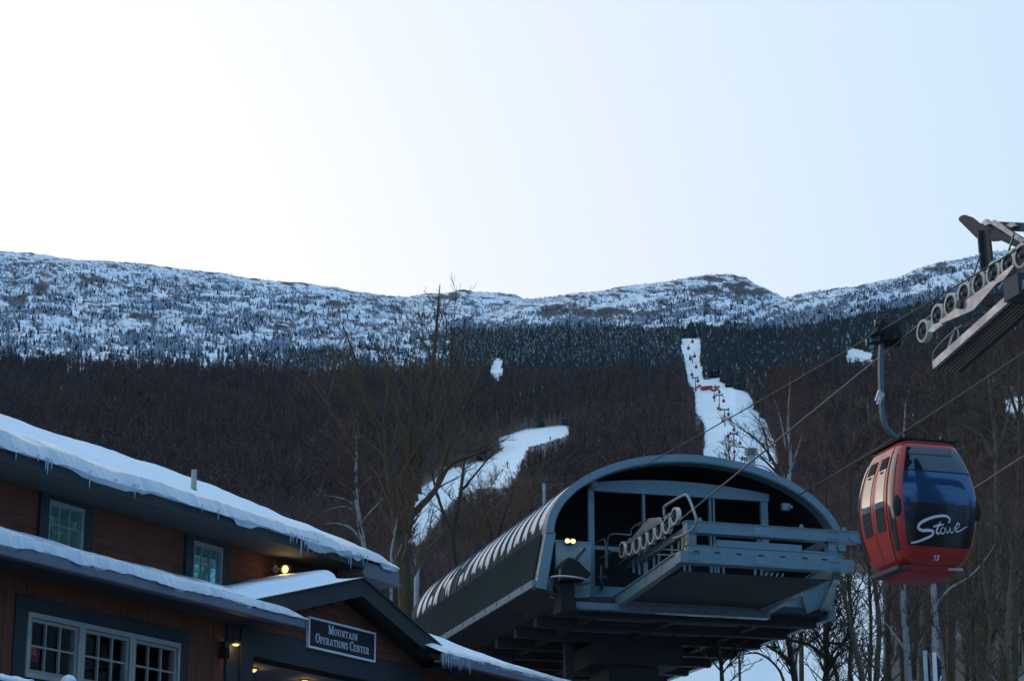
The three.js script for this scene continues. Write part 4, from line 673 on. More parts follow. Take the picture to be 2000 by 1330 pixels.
// ------------------------------------------------------------------ lift tower at the right edge, on the station's axes
const TX = 2.28, td = (px, py, x = TX) => SA.side(px, py, x), zp = (a, b) => [1780 + a / 3.695, 400 + b / 3.695];
{
  const [tz] = td(1974, 515), o = inStation(thing('lift_tower', 'grey steel lift tower head with a bank of cream rimmed guide wheels', 'lift tower'), 0, 0, 0);
  sheaveParts(o, [[100, 912], [205, 800], [300, 722], [398, 645], [505, 570], [610, 495], [718, 425], [812, 370], [905, 310], [1000, 250]].map(([a, b]) => td(...zp(a, b))), TX, 0.235);
  const Q = (list, x0, x1, m, name, x = TX - 0.12) => put(name, platex(list.map(([a, b]) => td(...zp(a, b), x)), x0, x1, 0.008), m, o);
  Q([[222, 838], [232, 862], [436, 778], [470, 762], [655, 552], [648, 518], [480, 640]], TX - 0.17, TX - 0.12, M.galv, 'rocker_plate');
  Q([[130, 918], [170, 922], [242, 866], [238, 838], [160, 870]], TX - 0.15, TX - 0.11, M.galv, 'link_plate');
  Q([[642, 575], [700, 545], [772, 450], [764, 432], [650, 520]], TX - 0.2, TX - 0.171, M.galv, 'link_plate');
  Q([[655, 552], [1050, 290], [1060, 330], [900, 470], [760, 520]], TX - 0.12, TX - 0.09, M.galvDark, 'rocker_plate');
  put('pivot', [cyl(V(TX - 0.24, td(...zp(425, 727))[1], td(...zp(425, 727))[0]), V(TX - 0.1, td(...zp(425, 727))[1], td(...zp(425, 727))[0]), 0.085, 18), cyl(V(TX - 0.22, td(...zp(648, 535))[1], td(...zp(648, 535))[0]), V(TX - 0.16, td(...zp(648, 535))[1], td(...zp(648, 535))[0]), 0.05, 14)], M.galvDark, o);
  Q([[240, 870], [440, 800], [640, 640], [800, 470], [860, 560], [640, 760], [480, 830], [260, 900]], TX + 0.08, TX + 0.14, M.galvDark, 'rear_plate');
  // lifting frame: post, hook plates, arms
  const B = 3.0, p3 = (a, b, x = B) => { const [z, y] = td(...zp(a, b), x); return V(x, y, z); };
  put('lifting_post', [bar(p3(545, 190), p3(580, 560), 0.24, 0.05, V(1, 0, 0)), bar(p3(508, 190), p3(536, 560), 0.22, 0.05, V(1, 0, 0)), bar(p3(525, 190), p3(555, 560), 0.05, 0.26, V(1, 0, 0))], M.galvDark, o);
  const hook = (x) => { const s = new THREE.Shape(), pts = [[355, 92], [352, 110], [365, 125], [480, 240], [600, 265], [640, 262], [690, 240], [640, 190], [600, 145], [500, 132], [450, 92], [395, 72], [372, 78]].map(([a, b]) => { const [z, y] = td(...zp(a, b), B); return new THREE.Vector2(-z, y); }); s.setFromPoints(pts); for (const [a, b, r] of [[372, 108, 0.045], [452, 110, 0.04]]) { const [z, y] = td(...zp(a, b), B), h = new THREE.Path(); h.absarc(-z, y, r, 0, 6.283, true); s.holes.push(h); } return new THREE.ExtrudeGeometry(s, { depth: 0.03, bevelEnabled: false }).rotateY(Math.PI / 2).translate(x, 0, 0); };
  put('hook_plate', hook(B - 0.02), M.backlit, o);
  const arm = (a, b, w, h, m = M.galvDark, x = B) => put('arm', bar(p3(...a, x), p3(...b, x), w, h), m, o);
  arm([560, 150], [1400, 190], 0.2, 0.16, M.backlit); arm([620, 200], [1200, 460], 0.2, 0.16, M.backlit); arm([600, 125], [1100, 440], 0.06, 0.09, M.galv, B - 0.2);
  Q([[575, 130], [603, 110], [640, 145], [600, 160]], B - 0.2, B - 0.1, M.galv, 'gusset', B); Q([[755, 155], [785, 130], [820, 160], [790, 175]], B - 0.2, B - 0.1, M.galv, 'gusset', B);
  put('stay_rod', [cyl(p3(505, 350, B - 0.3), p3(440, 550, B - 0.3), 0.02, 6)], M.galv, o); put('stay_rod', cyl(p3(748, 205, B - 0.3), p3(690, 385, B - 0.3), 0.02, 6), M.galv, o);
  put('stay_rod', cyl(p3(772, 520, B), p3(778, 700, B), 0.045, 8), M.galv, o);
  // mast and cross arm, running on past the edge of the view
  const mz = tz + 0.6; put('mast', tube([V(4.64, 0.5, mz), V(4.64, 15.2, mz)], [0.5, 0.4], 20), M.galvDark, o); put('cross_arm', [span(1.9, 7.4, 13.2, 13.6, mz - 0.25, mz + 0.25), span(2.9, 3.1, 13.6, 15.2, mz - 0.2, mz + 0.2)], M.galvDark, o);
  // maintenance walkway under the wheels
  const C = (a, b, x = 2.0) => p3(a, b, x), w0 = C(170, 1185), w1 = C(560, 840), w2 = w1.clone().add(w1.clone().sub(w0).multiplyScalar(2));
  const D = (v, dx, dy) => v.clone().add(V(dx, dy, 0));
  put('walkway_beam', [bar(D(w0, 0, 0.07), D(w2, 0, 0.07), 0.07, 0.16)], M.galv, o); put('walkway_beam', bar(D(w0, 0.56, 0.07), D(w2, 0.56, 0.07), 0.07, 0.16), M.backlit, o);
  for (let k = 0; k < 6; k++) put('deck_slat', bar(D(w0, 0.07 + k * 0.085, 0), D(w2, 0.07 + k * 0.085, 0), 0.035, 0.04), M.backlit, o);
  put('handrail', tube(smoothLine([C(170, 1190), C(162, 1090), C(185, 1040), C(310, 915), C(375, 870)], 24), 0.025, 8), M.hanger, o);
  for (const [a, b, c, d] of [[325, 885, 255, 1110], [342, 890, 350, 1005], [300, 940, 240, 1130]]) put('stanchion', cyl(C(a, b), C(c, d), 0.02, 6), M.galv, o);
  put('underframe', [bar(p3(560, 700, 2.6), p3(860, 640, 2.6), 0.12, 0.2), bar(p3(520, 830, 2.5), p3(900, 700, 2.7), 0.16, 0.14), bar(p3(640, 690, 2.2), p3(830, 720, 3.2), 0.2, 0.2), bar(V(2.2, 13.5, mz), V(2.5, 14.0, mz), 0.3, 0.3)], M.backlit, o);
}
// ------------------------------------------------------------------ ropes
{
  const rope = (label, pts, r, m) => { const o = put('haul_rope', tube(pts.map((p) => SA.world(...p)), r, 8), m); tag(o, label, 'cable', null); return o; };
  rope('thick steel rope from the station wheels past the cabin hanger to the tower wheels', [[2.28, 12.3, -2], [2.28, 12.62, 0.0], [2.28, 12.62, 1.9], [2.28, 12.72, 3.4], [2.28, 12.86, 4.6], [2.28, 14.03, 17.7], [2.28, 14.33, 21.6], [2.28, 15.3, 33]], 0.022, M.rope);
  rope('steel rope leaving the right end of the station frame and passing behind the red cabin', [[6.95, 12.1, 4.2], [6.95, 12.16, 5.3], [6.95, 12.45, 11.3], [6.95, 12.68, 13.6], [6.95, 14.2, 26]], 0.022, M.rope);
  const e = (px, py, f) => { const [b, y] = SA.front(px, py, f); return [b, y, f]; };
  const sag = (a, b, s) => Array.from({ length: 13 }, (_, i) => { const t = i / 12; return [lerp(a[0], b[0], t), lerp(a[1], b[1], t) - s * 4 * t * (1 - t), lerp(a[2], b[2], t)]; });
  rope('thin dark cable slanting from the arch crest behind the cabin hanger to the tower', sag(e(1250, 914, 0.3), e(2080, 432, 24), 0.07), 0.016, M.ropeDark);
  rope('dark cable slanting from the right shoulder of the arch across the wood', sag(e(1563, 966, 0.3), e(2080, 635, 19), 0.1), 0.02, M.ropeDark);
}
// ------------------------------------------------------------------ red cabin
const CF = 16.45, prof = new THREE.CatmullRomCurve3([[0.52, 0, 0.55], [0.64, 0.06, 0.66], [0.75, 0.2, 0.77], [0.85, 0.5, 0.87], [0.92, 0.85, 0.93], [0.95, 1.2, 0.955], [0.92, 1.55, 0.94], [0.835, 1.93, 0.88], [0.72, 2.25, 0.8], [0.62, 2.44, 0.72], [0.56, 2.5, 0.66]].map((p) => V(...p)));
const profPts = prof.getPoints(300);
const widths = (h) => { let i = 1; while (i < 300 && profPts[i].y < h) i++; const a = profPts[i - 1], b = profPts[i], t = clamp((h - a.y) / (b.y - a.y || 1)); return [lerp(a.x, b.x, t), lerp(a.z, b.z, t)]; };
const EXP = 7;
function skin(face, s, h, off = 0) { // point on the cabin's outside
  const f = (s, h) => { const [a, b] = widths(clamp(h, 0, 2.5)), r = Math.pow(Math.max(0, 1 - Math.abs(s) ** EXP), 1 / EXP); return face === 'z' ? V(s * a, h, r * b) : V(-r * a, h, s * b); };
  const p = f(s, h); if (!off) return p;
  const e = 0.012, u = f(Math.min(0.985, s + e), h).sub(f(Math.max(-0.985, s - e), h)), v = f(s, Math.min(2.49, h + e)).sub(f(s, Math.max(0.01, h - e))), n = u.cross(v).normalize();
  if (face === 'z' ? n.z < 0 : n.x > 0) n.negate();
  return p.addScaledVector(n, off);
}
const patch = (face, s0, s1, h0, h1, off = 0.01, nu = 10, nv = 18) => { const F0 = typeof s0 === 'function' ? s0 : () => s0, F1 = typeof s1 === 'function' ? s1 : () => s1; return surface(nu, nv, (i, j) => { const h = lerp(h0, h1, j), e = i === 0 || i === 1 || j === 0 || j === 1; return skin(face, lerp(F0(j), F1(j), i), h, off).toArray(); }); };
let cabin;
{
  const [b0] = SA.front(1837, 1000, CF + 0.95), yb = SA.front(1829, 1108, CF + 0.6)[1];
  cabin = inStation(thing('gondola_cabin', 'large red gondola cabin numbered 13 with tinted glass hanging from the near rope', 'gondola cabin'), b0, yb, CF);
  put('body', [surface(96, 44, (i, j) => { const t = i * 6.2832, [a, b] = widths(j * 2.5), c = Math.cos(t), s = Math.sin(t), r = 1 / Math.pow(Math.abs(c) ** EXP + Math.abs(s) ** EXP, 1 / EXP); return [a * c * r, j * 2.5, b * s * r]; }), span(-0.5, 0.5, -0.012, 0.02, -0.5, 0.5)], M.red, cabin);
  // end: two panes over a black panel
  put('window', patch('z', -0.81, 0.855, 1.86, 2.36), M.tint, cabin).userData.label = 'dark upper end pane'; put('window', patch('z', -0.82, 0.86, 1.2, 1.852), M.bluePane, cabin).userData.label = 'blue end pane';
  put('end_panel', patch('z', -0.81, 0.855, 0.36, 1.192), M.gloss, cabin);
  put('window_bar', [patch('z', -0.8, 0.85, 1.845, 1.866, 0.016), patch('z', -0.8, 0.55, 2.2, 2.215, 0.013)], M.black, cabin);
  put('bumper_strip', patch('z', -0.86, 0.86, 0.14, 0.165, 0.014), M.red, cabin);
  // doors on the near side
  put('door', patch('x', -0.575, -0.012, 0.14, 2.42, 0.012), M.red, cabin); put('door', patch('x', 0.012, 0.575, 0.14, 2.42, 0.012), M.red, cabin);
  put('door_gap', [patch('x', -0.6, -0.575, 0.14, 2.42, 0.006, 2), patch('x', -0.012, 0.012, 0.14, 2.42, 0.006, 2), patch('x', 0.575, 0.6, 0.14, 2.42, 0.006, 2)], M.rubber, cabin);
  const tints = [[-0.485, -0.115, 0.72, 2.24], [0.115, 0.485, 0.72, 2.24]];
  for (const [a, b, c, d] of tints) { put('door_window', patch('x', a, b, c, d, 0.02, 10, 30), M.tint, cabin); put('door_vent', patch('x', a + 0.01, b - 0.01, 1.98, d - 0.01, 0.026, 6, 6), M.black, cabin); put('latch', patch('x', (a + b) / 2 - 0.09, (a + b) / 2 + 0.05, 1.9, 1.935, 0.03, 3, 2), M.black, cabin); }
  put('side_window', patch('x', -0.83, -0.67, 0.3, 2.24, 0.014, 10, 30), M.tint, cabin); put('side_window', patch('x', 0.67, 0.83, 0.28, 2.24, 0.014, 10, 30), M.tint, cabin);
  // corner bumpers at the widest level
  for (const sx of [-1, 1]) put('bumper', new THREE.SphereGeometry(1, 24, 18).scale(0.085, 0.21, 0.09).translate(sx * 0.87, 1.13, 0.85), M.rubber, cabin);
  put('roof_plate', [span(-0.5, 0.5, 2.5, 2.56, -0.6, 0.6), span(-0.62, 0.62, 2.55, 2.59, -0.66, 0.62), ...[-0.4, 0, 0.4].map((x) => span(x - 0.03, x + 0.03, 2.59, 2.66, -0.5, 0.5))], M.black, cabin);
  put('roof_lip', surface(64, 3, (i, j) => { const t = i * 6.2832, [a, b] = widths(2.5), c = Math.cos(t), s = Math.sin(t), r = 1 / Math.pow(Math.abs(c) ** EXP + Math.abs(s) ** EXP, 1 / EXP), k = [1, 1.05, 1.06, 1][Math.round(j * 3)]; return [a * c * r * k, [2.47, 2.475, 2.5, 2.52][Math.round(j * 3)], b * s * r * k]; }), M.redMatte, cabin);
  put('floor_pan', [surface(64, 4, (i, j) => { const t = i * 6.2832, [a, b] = widths(0.02), c = Math.cos(t), s = Math.sin(t), r = 1 / Math.pow(Math.abs(c) ** EXP + Math.abs(s) ** EXP, 1 / EXP), k = [1.02, 1.0, 0.8, 0.4, 0][Math.round(j * 4)]; return [a * c * r * k, [0.03, -0.1, -0.15, -0.16, -0.16][Math.round(j * 4)], b * s * r * k]; })], M.redMatte, cabin);
  put('door_step', [span(-0.78, -0.5, -0.07, -0.03, -0.62, 0.62), span(-0.8, -0.76, -0.08, 0.0, -0.62, 0.62)], M.galvDark, cabin);
  put('bracket', [tube([V(0.3, -0.03, 0.62), V(0.62, -0.02, 0.6)], 0.03, 8)], M.alu, cabin);
  // script lettering and the number, as strokes lying on the panel
  const [cb, cf] = [b0, CF], toSkin = (px, py) => { let f = cf + 0.95; let b, y; for (let k = 0; k < 4; k++) { [b, y] = SA.front(px, py, f); const h = y - yb, s = clamp((b - cb) / widths(h)[0], -0.95, 0.95); f = cf + skin('z', s, h).z; } return [(b - cb) / widths(y - yb)[0], y - yb]; };
  const stroke = (list, wid) => { const P = list.map(([a, b]) => V(...toSkin(1600 + a / 3.325, 800 + b / 3.325), 0)), pts = smoothLine(P, list.length * 7), n = pts.length - 1; return surface(2, n, (i, j) => { const k = Math.round(j * n), p = pts[k], [wx] = widths(p.y), d = pts[Math.min(n, k + 1)].clone().sub(pts[Math.max(0, k - 1)]); const dx = d.x * wx, dy = d.y, L = Math.hypot(dx, dy) || 1, w = wid * (0.55 + 0.45 * Math.sin(j * Math.PI)) * (i - 0.5) * (0.8 + 0.4 * Math.abs(dx) / L); return skin('z', p.x - dy / L * w / wx, p.y + dx / L * w, 0.014 + 0.002 * (i === 0.5 ? 1 : 0)).toArray(); }); };
  put('lettering', [stroke([[842, 738], [850, 716], [832, 694], [780, 692], [710, 710], [655, 742], [645, 768], [668, 784], [715, 784], [742, 792], [738, 812], [695, 836], [640, 857], [598, 866]], 0.05), stroke([[790, 728], [774, 762], [764, 794], [772, 806], [786, 798]], 0.038), stroke([[742, 762], [775, 752], [812, 746]], 0.032), stroke([[808, 764], [794, 774], [790, 794], [801, 807], [816, 797], [819, 778], [808, 764]], 0.022), stroke([[828, 763], [826, 786], [834, 801], [846, 790], [852, 766], [854, 790], [863, 801], [875, 788], [881, 760]], 0.018), stroke([[888, 782], [906, 764], [912, 746], [902, 738], [890, 756], [886, 780], [896, 793], [916, 788], [940, 772], [963, 760]], 0.024)], M.print, cabin).userData.label = 'white brush script word Stowe';
  const font = await new FontLoader().loadAsync('fonts/droid/droid_sans_bold.typeface.json'), g = new TextGeometry('13', { font, size: 0.085, depth: 0.003 }), c = toSkin(1829, 1089), wx = widths(c[1])[0]; g.computeBoundingBox(); const gx = g.boundingBox.max.x / 2, pos = g.attributes.position;
  for (let i = 0; i < pos.count; i++) { const q = skin('z', c[0] + (pos.getX(i) - gx) / wx, c[1] + pos.getY(i) - 0.042, 0.013 + pos.getZ(i)); pos.setXYZ(i, q.x, q.y, q.z); }
  put('number', g, M.print, cabin);
  // hanger and grip
  const hp = (px, py, f = CF) => { const [b, y] = SA.front(px, py, f); return V(b - b0, y - yb, f - CF); };
  const flat = (pts, w, d, name, m) => { const c = smoothLine(pts, 30), n = 30; put(name, surface(8, n, (i, j) => { const k = Math.round(j * n), t = c[Math.min(n, k + 1)].clone().sub(c[Math.max(0, k - 1)]).normalize(), x = V(t.y, -t.x, 0).normalize(), a = i * 6.2832 + 0.785, r = 1 / Math.pow(Math.abs(Math.cos(a)) ** 5 + Math.abs(Math.sin(a)) ** 5, 0.2); const p = c[k].clone().addScaledVector(x, Math.cos(a) * r * w / 2); return [p.x, p.y, p.z + Math.sin(a) * r * d / 2]; }), m, cabin); };
  flat([hp(1724, 660), hp(1721, 700), hp(1722, 760), hp(1724, 785)], 0.1, 0.11, 'hanger_arm', M.hanger);
  flat([hp(1723, 778), hp(1724, 808), hp(1730, 832), hp(1745, 850), hp(1766, 862), hp(1790, 866)], 0.09, 0.1, 'hanger_foot', M.hanger);
  put('hanger_joint', [bar(hp(1719, 762, CF + 0.08), hp(1712, 783, CF + 0.08), 0.05, 0.05), bar(hp(1725, 768, CF + 0.09), hp(1716, 790, CF + 0.09), 0.06, 0.06), cyl(hp(1724, 772, CF - 0.1), hp(1724, 772, CF + 0.12), 0.05, 12)], M.alu, cabin);
  const gy = hp(1728, 655);
  put('grip_body', [bar(hp(1711, 640), hp(1750, 662), 0.3, 0.3), bar(hp(1714, 662), hp(1756, 668), 0.26, 0.16), box(0.26, 0.34, 0.42, gy.x + 0.05, gy.y + 0.02, 0), bar(hp(1696, 672), hp(1718, 668), 0.05, 0.05), bar(hp(1709, 634), hp(1726, 640), 0.06, 0.06), bar(hp(1745, 645), hp(1757, 640), 0.07, 0.1), box(0.12, 0.14, 0.8, gy.x + 0.12, gy.y - 0.1, 0)], M.black, cabin);
  for (const [px, py] of [[1707.5, 632.5], [1690.5, 671]]) { const p = hp(px, py), w = new THREE.TorusGeometry(0.055, 0.014, 8, 22).rotateY(1.15).translate(p.x, p.y, 0.05); put('grip_roller', w, M.liner, cabin); put('roller_core', cyl(V(p.x - 0.02, p.y, 0.05), V(p.x + 0.02, p.y, 0.05), 0.03), M.rubber, cabin); }
}
// ------------------------------------------------------------------ single trees
// stems: list of [[px, py, radius] ...] read on the depth Z of the tree, with a little depth of their own
function growTree(name, label, group, Z, stems, o) {
  const first = at(stems[0][0][0], stems[0][0][1], Z), gy = ground(first.x, Z, false) - 0.2, root = thing(name, label, 'tree', [first.x, Math.min(gy, first.y - 0.5), -Z], 0, group);
  const O = root.position, wood = [], twigs = [];
  const grow = (p, dir, L, r, level) => {
    const n = level ? 4 : 6, pts = [p.clone()], d = dir.clone(), q = p.clone();
    for (let i = 1; i <= n; i++) { d.add(V(rr(-1, 1), rr(-0.5, 1) * o.rise, rr(-1, 1)).multiplyScalar(o.bend)).normalize(); q.addScaledVector(d, L / n); pts.push(q.clone()); }
    const g = tube(pts, (t) => Math.max(o.thin, r * (1 - 0.85 * t)), level > 1 ? 3 : level ? 4 : 5, false); (level === 0 && o.paleLimbs ? wood : twigs).push(g);
    if (level >= o.levels) return;
    const kids = Math.round(o.kids[level] * rr(0.7, 1.3));
    for (let k = 0; k < kids; k++) {
      const t = rr(0.2, 1), i = Math.min(n - 1, Math.floor(t * n)), b = pts[i].clone().lerp(pts[i + 1], t * n - i), f = pts[i + 1].clone().sub(pts[i]).normalize();
      const side = V(rr(-1, 1), rr(-0.3, 0.6), rr(-1, 1)).normalize(), nd = f.multiplyScalar(0.75).addScaledVector(side, o.spread).normalize();
      grow(b, nd, L * rr(0.3, 0.55), r * 0.45, level + 1);
    }
  };
  stems.forEach((st, si) => {
    const zj = o.deep ?? 1, dz0 = si ? rr(-zj, zj) : 0, base = st.map(([x, y, r], i) => { const p = at(x, y, Z + dz0 * i / st.length); return [p.sub(O), r * (o.slim ?? 1)]; });
    if (si === 0) base.unshift([V(base[0][0].x + 0.05, 0, base[0][0].z), base[0][1] * 1.15]);
    const c = new THREE.CatmullRomCurve3(base.map((b) => b[0]), false, 'centripetal'), N = base.length * 5, pts = c.getPoints(N), R = (t) => { const f = t * (base.length - 1), i = Math.min(base.length - 2, Math.floor(f)); return lerp(base[i][1], base[i + 1][1], f - i); };
    pts.forEach((p, i) => { const j = 0.12 * R(i / N); p.add(V(rr(-1, 1) * j, 0, rr(-1, 1) * j)); });
    wood.push(tube(pts, R, 8, false));
    const len = c.getLength(), count = Math.round(len * o.perMetre);
    for (let k = 0; k < count; k++) {
      const t = Math.pow(rr(o.from ** 1.2, 1), 1 / 1.2); if (si === 0 && t < o.from || o.sparse && t > 0.82 && rnd() < 0.5 || rnd() < (o.sparse ?? 0) * t) continue;
      const f = t * N, i = Math.min(N - 1, Math.floor(f)), p = pts[i].clone().lerp(pts[i + 1], f - i), d = pts[i + 1].clone().sub(pts[i]).normalize(), a = rnd() * 6.283;
      const nd = d.multiplyScalar(o.up).add(V(Math.cos(a), rr(-0.1, 0.35), Math.sin(a))).normalize();
      grow(p, nd, o.reach * rr(0.5, 1.1) * (1.1 - (o.taper ?? 0.65) * t), Math.max(o.thin * 1.6, R(t) * 0.42), o.start ?? 0);
    }
  });
  put('trunk', wood, o.bark, root); put('crown', twigs, o.twig, root);
  return root;
}
const broad = { levels: 2, kids: [6, 4], perMetre: 2.2, from: 0.18, up: 1.0, reach: 2.6, spread: 0.75, rise: 0.8, bend: 0.16, thin: 0.007, bark: M.barkOlive, twig: M.twig, deep: 2.5 };
{
  growTree('bare_tree', 'tall many stemmed bare tree rising between lodge and station, its top against the sky', undefined, 62, [
    [[790, 1215, 0.21], [789, 1080, 0.2], [803, 950, 0.14], [826, 850, 0.105], [842, 740, 0.075], [852, 640, 0.045], [859, 556, 0.014]],
    [[784, 1150, 0.14], [770, 1000, 0.12], [742, 850, 0.085], [714, 770, 0.06], [690, 690, 0.035], [662, 618, 0.01]],
    [[788, 1100, 0.12], [764, 960, 0.09], [752, 830, 0.065], [757, 740, 0.04], [750, 668, 0.012]],
    [[800, 1010, 0.12], [846, 962, 0.09], [880, 908, 0.07], [926, 888, 0.04], [985, 862, 0.01]],
    [[775, 1050, 0.1], [716, 930, 0.07], [668, 840, 0.045], [624, 770, 0.025], [604, 742, 0.01]],
    [[815, 920, 0.08], [868, 800, 0.055], [880, 710, 0.035], [884, 640, 0.012]],
    [[795, 1020, 0.09], [800, 860, 0.06], [803, 760, 0.04], [806, 690, 0.01]],
    [[846, 965, 0.06], [905, 800, 0.035], [940, 720, 0.01]],
    [[742, 850, 0.05], [700, 800, 0.03], [650, 700, 0.01]],
    [[826, 850, 0.05], [842, 800, 0.035], [872, 640, 0.02], [868, 610, 0.012]],
  ], { ...broad, perMetre: 3.4, reach: 2.6, up: 1.5, spread: 0.55, thin: 0.0065, taper: 0.62, sparse: 0.84, kids: [5, 4] });
  growTree('bare_tree', 'slender bare tree leaning right in front of the lower piste bend', undefined, 72, [
    [[905, 1190, 0.13], [885, 1060, 0.1], [900, 960, 0.07], [908, 890, 0.04], [915, 850, 0.012]], [[888, 1060, 0.07], [852, 960, 0.05], [838, 890, 0.02]], [[900, 960, 0.05], [950, 900, 0.03], [978, 868, 0.01]],
  ], { ...broad, bark: M.barkDark, reach: 1.5, perMetre: 1.4 });
  const birchO = { ...broad, bark: M.birch, twig: M.twigRed, paleLimbs: false, slim: 0.7, perMetre: 3, reach: 1.4, from: 0.25, deep: 0.6, levels: 2, kids: [5, 3], thin: 0.006 };
  growTree('birch_tree', 'white birch behind the lodge roof with limbs curving out to the left', undefined, 48, [
    [[712, 1085, 0.085], [700, 1010, 0.075], [694, 940, 0.06], [696, 890, 0.045], [695, 850, 0.02]], [[706, 1055, 0.045], [682, 1030, 0.035], [650, 1022, 0.02], [636, 1024, 0.008]], [[698, 990, 0.035], [672, 975, 0.025], [640, 968, 0.01]], [[697, 1002, 0.035], [676, 990, 0.025], [655, 991, 0.012], [630, 1000, 0.006]], [[694, 966, 0.03], [678, 950, 0.022], [662, 943, 0.008]],
    [[704, 1025, 0.03], [722, 1000, 0.024], [738, 984, 0.014], [748, 972, 0.008]], [[708, 1060, 0.025], [712, 1028, 0.01]], [[697, 965, 0.026], [706, 948, 0.018], [726, 930, 0.008]], [[694, 900, 0.02], [682, 884, 0.008]],
  ], birchO);
  growTree('birch_tree', 'short white birch fork close to the foot of the tall bare tree', undefined, 57, [
    [[764, 1105, 0.06], [764, 1080, 0.055], [769, 1048, 0.05], [774, 1022, 0.03], [776, 1000, 0.01]], [[766, 1100, 0.04], [776, 1084, 0.03], [784, 1062, 0.012]], [[797, 1060, 0.05], [812, 1046, 0.035], [830, 1038, 0.008]],
  ], { ...birchO, perMetre: 2 });
  growTree('birch_tree', 'twin stemmed white birch standing right of the long piste', undefined, 78, [
    [[1541, 955, 0.12], [1545, 900, 0.1], [1540, 835, 0.085], [1542, 780, 0.06], [1544, 735, 0.02]], [[1544, 925, 0.08], [1556, 885, 0.06], [1567, 850, 0.02]], [[1536, 880, 0.05], [1528, 830, 0.04], [1512, 775, 0.012]],
  ], { ...birchO, reach: 2.4, perMetre: 3.2 });
  growTree('bare_tree', 'fine twigged bare tree spreading left over the foot of the long piste', undefined, 88, [
    [[1552, 1010, 0.1], [1525, 930, 0.08], [1490, 870, 0.05], [1450, 838, 0.03], [1428, 822, 0.01]], [[1520, 925, 0.06], [1470, 880, 0.035], [1425, 870, 0.01]], [[1505, 900, 0.05], [1488, 830, 0.03], [1470, 810, 0.008]], [[1530, 950, 0.05], [1500, 915, 0.03], [1460, 905, 0.01]],
  ], { ...broad, reach: 1.8, perMetre: 1.5, kids: [4, 2], twig: M.twigRed, bark: M.barkDark });
  growTree('bare_tree', 'little bare shrub poking up in the snow above the station arch', undefined, 84, [[[1432, 925, 0.05], [1425, 890, 0.03], [1418, 868, 0.01]], [[1430, 915, 0.03], [1402, 888, 0.01]], [[1428, 905, 0.03], [1444, 880, 0.01]]], { ...broad, reach: 1.1, perMetre: 1.6, kids: [4, 2] });
  const dk = { ...broad, bark: M.barkDark, twig: M.barkDark, reach: 2.2, perMetre: 2.6, from: 0.2, thin: 0.009 };
  growTree('bare_tree', 'dark crooked bare tree against the snow right under the station corner', undefined, 66, [[[1556, 1345, 0.11], [1547, 1290, 0.1], [1538, 1240, 0.08], [1530, 1180, 0.05], [1524, 1140, 0.02]], [[1545, 1290, 0.06], [1500, 1262, 0.045], [1462, 1240, 0.02], [1448, 1215, 0.01]], [[1540, 1250, 0.05], [1580, 1255, 0.04], [1615, 1230, 0.015]]], dk);
  growTree('bare_tree', 'pale bare tree with arching side branches at the bottom of the snow slope', undefined, 60, [[[1412, 1345, 0.07], [1408, 1290, 0.055], [1400, 1240, 0.03], [1404, 1210, 0.01]], [[1410, 1300, 0.03], [1440, 1262, 0.02], [1470, 1245, 0.008]], [[1408, 1310, 0.03], [1380, 1280, 0.02], [1352, 1262, 0.008]], [[1536, 1345, 0.05], [1520, 1305, 0.04], [1480, 1276, 0.03], [1430, 1284, 0.01]]], { ...dk, bark: M.barkPale, reach: 1.6 });
  growTree('bare_tree', 'black gnarled bare tree crossing the tiny red gondolas below the station', undefined, 62, [[[1612, 1345, 0.1], [1618, 1290, 0.09], [1614, 1250, 0.07], [1622, 1200, 0.04], [1634, 1150, 0.02]], [[1618, 1290, 0.06], [1585, 1262, 0.05], [1555, 1250, 0.02]], [[1616, 1255, 0.05], [1650, 1260, 0.04], [1690, 1285, 0.015]], [[1640, 1345, 0.07], [1628, 1296, 0.06], [1600, 1256, 0.03], [1572, 1215, 0.01]], [[1668, 1345, 0.06], [1660, 1300, 0.05], [1662, 1240, 0.03], [1655, 1190, 0.01]]], { ...dk, perMetre: 3.4 });
  const pale = { ...broad, bark: M.barkPale, twig: M.twigPale, reach: 2.2, perMetre: 2.4, from: 0.15, deep: 1.2 };
  const G = 'bare trees in the wood behind the cabin';
  growTree('birch_tree', 'leaning pale birch whose trunk runs up beside the station right corner', undefined, 60, [[[1688, 1345, 0.1], [1672, 1265, 0.085], [1656, 1190, 0.075], [1640, 1110, 0.05], [1636, 1040, 0.02]]], { ...pale });
  growTree('birch_tree', 'white birch trunk straight below the middle of the red cabin', undefined, 54, [[[1776, 1345, 0.1], [1771, 1250, 0.09], [1766, 1180, 0.085], [1764, 1120, 0.08], [1762, 980, 0.06], [1766, 860, 0.03], [1770, 780, 0.01]], [[1771, 1270, 0.05], [1748, 1240, 0.04], [1730, 1215, 0.015]]], { ...pale, bark: M.birch });
  growTree('birch_tree', 'white birch trunk below the right end of the red cabin with a branch rising right', undefined, 52, [[[1830, 1345, 0.1], [1828, 1240, 0.09], [1825, 1160, 0.085], [1820, 1100, 0.08], [1822, 980, 0.05], [1826, 880, 0.02]], [[1830, 1180, 0.04], [1856, 1150, 0.035], [1890, 1130, 0.03], [1920, 1100, 0.02], [1946, 1062, 0.008]]], { ...pale, bark: M.birch });
  growTree('bare_tree', 'pale forked tree rising behind the cabin roof below the tower walkway', undefined, 66, [[[1858, 1345, 0.13], [1858, 1000, 0.11], [1858, 860, 0.09], [1862, 800, 0.07], [1870, 750, 0.05], [1874, 700, 0.02]], [[1858, 830, 0.06], [1850, 770, 0.05], [1848, 720, 0.02]], [[1862, 820, 0.04], [1890, 790, 0.03], [1905, 770, 0.01]], [[1855, 800, 0.04], [1822, 770, 0.03], [1790, 748, 0.01]]], { ...pale, bark: M.barkOlive });
